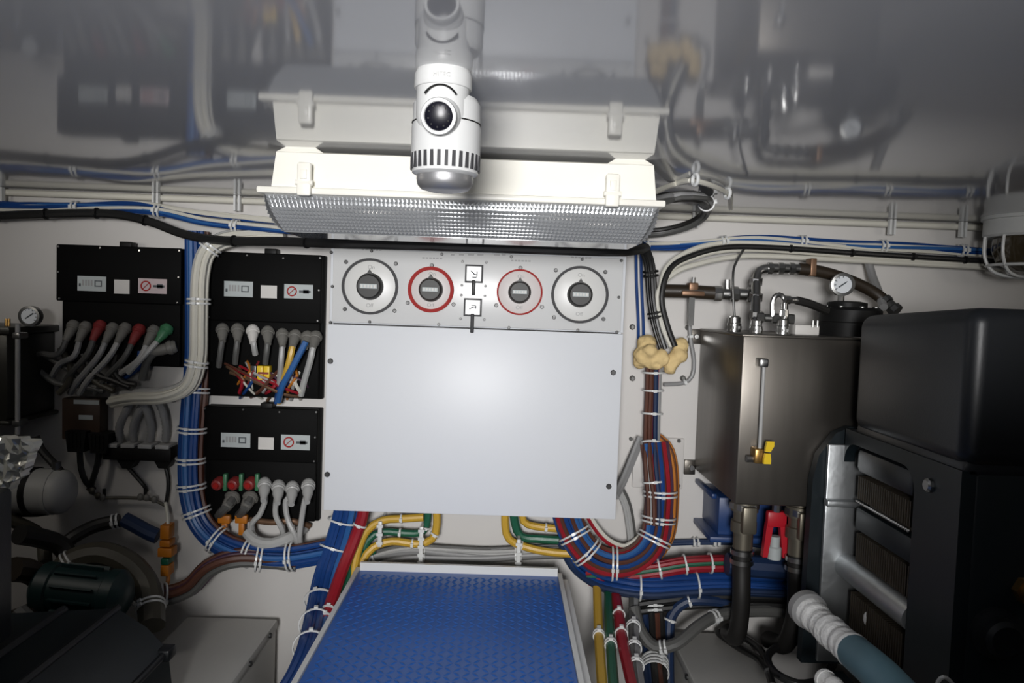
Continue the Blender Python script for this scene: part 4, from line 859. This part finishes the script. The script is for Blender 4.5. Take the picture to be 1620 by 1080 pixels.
# wrapped hose in front of the engine
wh = thing('wrapped_hose', 'white tape-wrapped hose with slate blue sleeve beside the right engine', 'hose', P(1262, 955, 1.62))
wp = smooth([P(1280, 966, 1.62), P(1302, 988, 1.55), P(1328, 1011, 1.47), P(1354, 1033, 1.40)], 0.01)
G().sweep(wp, [0.031+0.0022*math.sin(k*1.9)+0.0015*math.sin(k*0.7) for k in range(len(wp))], 16).build('tape_wrap', 'white_tape', wh)
t = (wp[1]-wp[0]).normalized()
G().lathe([(0.03, -0.022), (0.040, -0.018), (0.040, 0.004), (0.034, 0.012)], wp[0], t, 20).build('end_fitting', 'grey_cable', wh)
sp2 = smooth([wp[-1]-(wp[-1]-wp[-2])*0.3, P(1395, 1070, 1.28), P(1440, 1120, 1.18), P(1480, 1170, 1.1)], 0.02)
G().sweep(sp2, 0.0335, 16).build('sleeve', 'slate_blue', wh)
wh2 = thing('wrapped_hose', 'short white tape-wrapped hose end low by the black coiled cable', 'hose', P(1308, 1085, 1.45))
wp2 = smooth([P(1304, 1074, 1.47), P(1325, 1090, 1.42), P(1360, 1120, 1.36)], 0.01)
G().sweep(wp2, [0.018+0.0018*math.sin(k*1.9) for k in range(len(wp2))], 14).build('tape_wrap', 'white_tape', wh2)
G().ring(wp2[0]+(wp2[1]-wp2[0])*0.5, wp2[1]-wp2[0], 0.017, 0.021, 0.01, 14).build('tape_edge', 'white_tape', wh2)

# black coiled cable on the right box
zt_ = -0.204
def onbox(px, py, lift=0.0):
    r = ray(px, py); return CAM + r*((zt_+0.012+lift-CAMZ)/r.z)
cable('coiled_cable', 'black cable with a long loop lying on the right-hand box', [onbox(1215, 1062, 0.05), onbox(1200, 1042, 0.03), onbox(1170, 1025), onbox(1145, 1008), onbox(1136, 1000), onbox(1148, 999), onbox(1180, 1010), onbox(1205, 1030, 0.02), onbox(1215, 1060, 0.04), onbox(1222, 1085, 0.06)], 0.0095, 'black_cable')
cpts = []
for k in range(33):
    a = PI*0.9 + k*2*PI/11; rr = 1+0.06*math.sin(k*1.7)
    cpts.append(onbox(1268+52*math.cos(a)*rr, 1046+34*math.sin(a)*rr, 0.006+0.0022*k))
cable('coiled_cable', 'black cable wound into a coil on the right-hand box', cpts, 0.010, 'black_cable')

# caged lamp on the ceiling
lc = Vector((P(1640, 360, 2.06).x, 2.06, CEIL)); R = 0.125
lm = thing('caged_lamp', 'white round ceiling lamp with wire cage over dark glass', 'lamp', lc)
G().lathe([(R*1.05, 0), (R*1.05, 0.008), (R, 0.010), (R, 0.05), (R*0.96, 0.056), (R*0.5, 0.056)], lc, (0, 0, -1), 40).build('lamp_base', 'white_plastic', lm)
G().lathe([(R*0.8, 0.05), (R*0.82, 0.09), (R*0.72, 0.125), (R*0.45, 0.145), (R*0.05, 0.15)], lc, (0, 0, -1), 36).build('glass_bowl', 'lamp_glass', lm)
for k in range(5):
    a = k*PI/5 + 0.35; d = Vector((math.cos(a), math.sin(a), 0))
    prof = [(R*0.98, 0.054), (R*0.98, 0.10), (R*0.86, 0.138), (R*0.6, 0.158), (0, 0.164), (-R*0.6, 0.158), (-R*0.86, 0.138), (-R*0.98, 0.10), (-R*0.98, 0.054)]
    G().sweep(smooth([lc + d*x - Vector((0, 0, z)) for x, z in prof], 0.012), 0.0042, 8).build('cage_bar', 'white_plastic', lm)
G().torus(lc - Vector((0, 0, 0.132)), (0, 0, 1), R*0.89, 0.0042, 36, 8).build('cage_ring', 'white_plastic', lm)

# ================================================================== left side
ltk = thing('filter_tank', 'dark metal tank under the round gauge with a vertical tube', 'tank', (-1.5, 2.15, P(60, 660, 2.1).z))
lx = P(88, 600, W).x; lzt = P(60, 528, 2.1).z; lzb = P(60, 655, 2.15).z
G().rbox((lx-0.4, 2.03, lzb), (lx, W-0.001, lzt), 0.006).build('tank_body', 'dark_tank', ltk)
G().rbox((lx-0.41, 2.02, lzt), (lx+0.012, W-0.001, lzt+0.02), 0.004).build('tank_lid', 'dark_tank', ltk)
G().rbox((lx-0.41, 2.02, lzb-0.012), (lx+0.012, W-0.001, lzb), 0.004).build('base_flange', 'dark_tank', ltk)
tx = P(28, 600, 2.0).x
G().cyl((tx, 2.0, lzb-0.03), (tx, 2.0, lzt+0.03), 0.006, n=10).build('sight_tube', 'grey_cable', ltk)
for z in (lzb, lzt): G().rbox((tx-0.01, 1.99, z-0.008), (tx+0.01, 2.03, z+0.008), 0.003).build('tube_fitting', 'steel_dark', ltk)
for px in (10, 14): G().cyl(P(px, 520, 2.08), P(px, 504, 2.08), 0.004, n=8).build('stud', 'brass', ltk)
gauge('round black-rimmed gauge on the dark tank beside the left junction box', 47, 500, 2.1, 0.028, lzt+0.02)
# engine control unit
A = P(113, 626, W); B = P(172, 692, W)
ecu = thing('control_unit', 'brown-black control unit with two pale label strips on the bulkhead', 'control unit', ((A.x+B.x)/2, W, B.z))
G().rbox((A.x, W-0.05, B.z), (B.x, W-0.001, A.z), 0.004).build('unit_case', 'ecu_brown', ecu)
for (a, b, c_, d_) in ((117, 632, 157, 640), (125, 656, 147, 664)):
    p, q = P(a, b, W-0.05), P(c_, d_, W-0.05); G().box((p.x, W-0.0515, q.z), (q.x, W-0.05, p.z)).build('label_strip', 'label_grey', ecu)
for (a, b, c_, d_) in ((107, 680, 140, 714), (143, 684, 176, 716)):
    p, q = P(a, b, W-0.06), P(c_, d_, W-0.06)
    cn = G().hull([Vector((x, y, z)) for (x0_, x1_, z) in ((p.x, q.x, p.z), (p.x+0.008, q.x-0.008, q.z)) for x in (x0_, x1_) for y in (W-0.075, W-0.012)]).build('connector_shell', 'black_plastic', ecu)
    for k in range(4): G().box((p.x+0.008+k*0.011, W-0.078, q.z+0.012), (p.x+0.013+k*0.011, W-0.074, p.z-0.004)).build('connector_rib', 'black_plastic', cn)
cable('black_cable', 'black cable leaving the left connector of the control unit', [(126, 708, 2.2), (128, 740, 2.2), (136, 762, 2.2), (148, 774, 2.22)], 0.0085, 'black_cable')
cable('black_cable', 'black cable leaving the right connector of the control unit', [(157, 712, 2.2), (154, 735, 2.2), (147, 758, 2.2), (143, 772, 2.22)], 0.0085, 'black_cable')
# connector bar with corrugated cables
A = P(178, 699, W); B = P(284, 724, W)
cb = thing('connector_bar', 'black connector bar with pale rim right of the control unit', 'connector', ((A.x+B.x)/2, W, B.z))
G().rbox((A.x, W-0.06, B.z), (B.x, W-0.001, A.z), 0.004).build('bar', 'black_plastic', cb)
for i in range(4):
    x = A.x + (B.x-A.x)*(i+0.5)/4
    G().rbox((x-0.02, W-0.064, A.z-0.004), (x+0.02, W-0.004, A.z+0.008), 0.002).build('socket_rim', 'pale_grey_cable', cb)
for px in (205, 262):
    c = P(px, 728, W-0.03); G().hull([c + Vector((s*w, y, z)) for (w, z) in ((0.03, 0.01), (0.012, -0.02)) for s in (-1, 1) for y in (-0.02, 0.02)]).build('boot', 'black_plastic', cb)
for i, (px, tx_, ty_) in enumerate(((190, 212, 632), (212, 232, 634), (238, 226, 634), (262, 252, 632))):
    pts = smooth([P(px, 697, W-0.03), P(px-1 if i < 2 else px+1, 676, W-0.045), P((px*0.6+tx_*0.4), 652, W-0.06), P(tx_, ty_, W-0.06), P(tx_+26, ty_-2, W-0.05)], 0.006)
    G().sweep(pts, [0.0105+0.0016*(k % 2) for k in range(len(pts))], 10).build('corrugated_cable', 'grey_cable', None, f'grey corrugated cable, {ORD[i]} from the control unit, arching above the connector bar', 'cable', 'corrugated cables of the connector bar')
cable('black_wire', 'thin black wire slanting from the left boot of the connector bar', [(202, 738, 2.22), (214, 752, 2.22), (228, 768, 2.22), (232, 776, 2.23)], 0.006, 'black_cable', n=8)
cable('black_wire', 'thin black wire hanging from the right boot of the connector bar', [(262, 738, 2.22), (266, 755, 2.22), (266, 775, 2.22), (262, 800, 2.22)], 0.006, 'black_cable', n=8)
rod = thing('terminal_rod', 'thin rod with two pale terminal clusters low on the left bulkhead', 'rod', P(200, 788, 2.22))
G().sweep(smooth([P(138, 772, 2.21), P(158, 786, 2.21), P(200, 787, 2.21), P(240, 790, 2.21), P(262, 800, 2.21)]), 0.005, 8).build('rod', 'hose_olive', rod)
for px, py in ((145, 776), (155, 784), (162, 787), (222, 786), (232, 787), (244, 790)):
    G().sphere(P(px, py, 2.205), 0.0095, 10, (1, 0.8, 1.2)).build('terminal', 'bronze_fitting' if px % 2 else 'grey_plug', rod)
for px, py in ((165, 776), (230, 776)): G().cyl(P(px, py+10, 2.21), P(px, py-3, 2.21), 0.005, n=8).build('stud', 'black_plastic', rod)
# white reservoir
p, q = P(20, 778, 2.08), P(118, 778, 2.08)
rs = thing('reservoir', 'pale cylindrical reservoir with a domed end beside the foil panel', 'tank', P(75, 810, 2.08))
r_ = 0.062
G().lathe([(r_*math.sin(a), -r_*0.6*math.cos(a)) for a in [i*PI/2/7 for i in range(1, 8)]] + [(r_, 0.12)], q - Vector((0.04, 0, 0)), (-1, 0, 0), 28).build('shell', 'tank_white', rs)
G().ring(q - Vector((0.055, 0, 0)), (1, 0, 0), r_*0.99, r_*1.03, 0.01, 28).build('seam_band', 'tank_white', rs)
G().ring(q - Vector((0.11, 0, 0)), (1, 0, 0), r_*0.99, r_*1.05, 0.016, 28).build('mounting_strap', 'black_plastic', rs)
G().cyl(q + Vector((-0.05, 0, r_*0.95)), q + Vector((-0.05, 0, r_+0.02)), 0.012, n=10).build('port', 'steel_dark', rs)
cable('black_hose', 'black hose slanting down to the pale reservoir', [(56, 690, 2.1), (66, 712, 2.1), (84, 732, 2.09), (96, 746, 2.08)], 0.011, 'hose_black', cat='hose')
cable('black_hose', 'black hose curving under the pale reservoir', [(20, 812, 2.08), (60, 812, 2.09), (90, 806, 2.11), (108, 794, 2.13)], 0.009, 'hose_black', cat='hose')
# blue and black hoses, orange connector
cable('black_hose', 'ribbed black hose rising to the white tie beside the blue hose', [(92, 870, 2.08), (115, 850, 2.1), (150, 832, 2.14), (190, 823, 2.16)], 0.019, 'hose_black', [0.93], cat='hose', double=True)
cable('blue_hose', 'dark blue rubber hose sloping down toward the orange connector', [(196, 821, 2.16), (215, 831, 2.16), (235, 842, 2.16), (250, 848, 2.16)], 0.0215, 'hose_blue', cat='hose')
oc = thing('fuse_holder', 'orange inline fuse holder hanging beside the fat blue bundle', 'fuse holder', P(266, 908, 2.18))
for (a, b, w_) in ((828, 850, 7), (852, 862, 8), (864, 878, 11), (880, 890, 6), (891, 908, 6.5)):
    p, q = P(265, a, 2.16), P(265, b, 2.16); G().rbox((p.x-w_*K, 2.14, q.z), (p.x+w_*K, 2.18, p.z), 0.003).build('holder_section', 'orange_plastic' if w_ != 6 else 'green_cable', oc)
G().sweep(smooth([P(262, 795, 2.2), P(265, 812, 2.18), P(266, 830, 2.16)]), 0.005, 8).build('wire', 'white_cable', oc)
G().sweep(smooth([P(266, 905, 2.16), P(266, 918, 2.15), P(262, 930, 2.14)]), 0.006, 8).build('wire', 'orange_cable', oc)
# olive hose over teal motor
cable('olive_hose', 'fat olive-grey hose arching over the teal motor', [(95, 905, 2.0), (120, 885, 2.02), (160, 876, 2.03), (200, 890, 2.03), (228, 920, 2.02), (238, 955, 1.98), (240, 990, 1.93)], 0.034, 'hose_olive', [0.08, 0.85], cat='hose', double=True)
mo = thing('electric_motor', 'dark teal motor below the olive-grey hose', 'motor', P(140, 975, 1.9))
a, b = P(70, 930, 1.9), P(205, 945, 1.9)
G().lathe([(0.04, -0.02), (0.062, -0.005), (0.066, 0), (0.066, 0.03), (0.06, 0.034), (0.06, 0.16), (0.066, 0.164), (0.066, 0.19), (0.05, 0.205), (0.03, 0.215)], a, b-a, 28).build('motor_body', 'teal_motor', mo)
for k in range(12):
    an = 2*PI*k/12; d = Vector((0, math.cos(an), math.sin(an)))
    G().hull([a + (b-a).normalized()*x + d*(0.058+h) + d.cross(Vector((1, 0, 0)))*s for x in (0.045, 0.15) for h in (0, 0.011) for s in (-0.0025, 0.0025)]).build('cooling_fin', 'teal_motor', mo)
mf = a + (b-a)*0.5
G().rbox(mf + Vector((-0.05, -0.04, -0.4)), mf + Vector((0.05, 0.04, -0.05)), 0.004).build('motor_foot', 'teal_motor', mo)
for i, (pp, m, r, lb) in enumerate(((((30, 845, 1.95), (60, 850, 2.0), (95, 862, 2.05), (110, 890, 2.04), (90, 915, 1.98)), 'hose_black', 0.026, 'thick black hose bending down above the teal motor'),
        (((20, 900, 1.85), (50, 905, 1.9), (75, 930, 1.92), (60, 965, 1.88), (20, 985, 1.8)), 'hose_brown', 0.03, 'thick brown-black hose looping behind the left engine cover'),
        (((10, 820, 2.05), (40, 832, 2.08), (66, 850, 2.1), (72, 890, 2.05)), 'hose_olive', 0.018, 'olive hose dropping below the pale reservoir'),
        (((28, 970, 1.75), (45, 985, 1.74), (66, 990, 1.73)), 'hose_grey', 0.024, 'short grey hose stub above the left engine cover'))):
    cable('engine_hose', lb, list(pp), r, m, cat='hose', ties=[0.6] if i == 1 else ())
# left engine cover
Ya, Yb = 0.55, 1.68
cvx = lambda px, d=1.68: P(px, 1000, d).x
le = thing('engine_cover', 'near-black ribbed engine cover with sloping shoulder in the left corner', 'engine cover', (-1.1, 1.2, -0.6))
G().rbox((-1.7, -1.0, -0.6), (-0.50, 0.54, Zr(0.02)), 0.03).build('shade_block', 'engine_dark', le)  # unseen extension toward the camera, added to keep light off the lower left bulkhead
zA, zB, zC = P(190, 962, Yb).z, P(232, 992, Yb).z, P(266, 1028, Yb).z
prof = [(-1.75, -0.6), (-1.75, zA-0.03), (P(10, 1000, Yb).x, zA-0.02), (P(185, 962, Yb).x, zA), (P(232, 992, Yb).x, zB), (P(266, 1028, Yb).x, zC), (P(272, 1080, Yb).x, zC-0.08), (P(272, 1080, Yb).x, -0.6)]
G().prism([Vector((x, Ya, z)) for x, z in prof], (0, Yb-Ya, 0)).build('cover_shell', 'engine_blue', le)
for (x, z) in ((P(185, 962, Yb).x, zA), (P(266, 1028, Yb).x, zC)):
    G().cyl((x, Ya, z), (x, Yb+0.004, z), 0.008, n=10).build('edge_rib', 'engine_dark', le)
G().cyl((P(100, 970, Yb).x, Ya, zA-0.008), (P(100, 970, Yb).x, Yb+0.002, zA-0.008), 0.010, n=10).build('edge_rib', 'engine_dark', le)
G().rbox((P(262, 1028, Yb).x-0.02, Yb-0.03, zC-0.015), (P(268, 1028, Yb).x+0.012, Yb+0.01, zC+0.012), 0.005).build('cover_latch', 'engine_dark', le)
# dark machinery column and foil shield at the left edge
cx_ = P(22, 800, 1.5).x
ms = thing('engine_housing', 'black engine housing rising at the left with a foil heat shield', 'engine housing', (-1.3, 1.3, -0.6))
zf = P(20, 770, 1.5).z
G().rbox((-1.6, 0.9, zA+0.011), (cx_, 1.5, zf), 0.01).build('housing', 'engine_dark', ms)
fo = G(); nu, nv = 16, 10
top_e = smooth(PP([(-70, 688, 1.51), (10, 693, 1.51), (54, 699, 1.51)]), 0.004); bot_e = smooth(PP([(-70, 806, 1.51), (0, 782, 1.51), (36, 748, 1.51)]), 0.004)
gr = []
for v_ in range(nv+1):
    for u_ in range(nu+1):
        a_, _, _ = at_frac(top_e, u_/nu); b_, _, _ = at_frac(bot_e, u_/nu)
        gr.append(a_.lerp(b_, v_/nv) + Vector((random.uniform(-0.003, 0.003), random.uniform(-0.008, 0.004), random.uniform(-0.003, 0.003))))
fo.v = [p.copy() for p in gr] + [p + Vector((0, 0.03, 0)) for p in gr]; n_ = len(gr)
idx = lambda u_, v_: v_*(nu+1)+u_
for v_ in range(nv):
    for u_ in range(nu):
        q_ = (idx(u_, v_), idx(u_+1, v_), idx(u_+1, v_+1), idx(u_, v_+1)); fo.f += [q_[:3], (q_[0], q_[2], q_[3]), tuple(i+n_ for i in reversed(q_))]
rim_ = [idx(u_, 0) for u_ in range(nu+1)] + [idx(nu, v_) for v_ in range(1, nv+1)] + [idx(u_, nv) for u_ in range(nu-1, -1, -1)] + [idx(0, v_) for v_ in range(nv-1, 0, -1)]
fo.f += [(rim_[k], rim_[(k+1) % len(rim_)], rim_[(k+1) % len(rim_)]+n_, rim_[k]+n_) for k in range(len(rim_))]
fo.build('foil_shield', 'foil', ms, sharp=8)
for k in range(4):
    c = Vector((cx_+0.0005, 1.0+k*0.14, P(10, 900, 1.5).z)); screw(c, 0.008, ms, 'steel_dark', (1, 0, 0), 'housing_bolt')
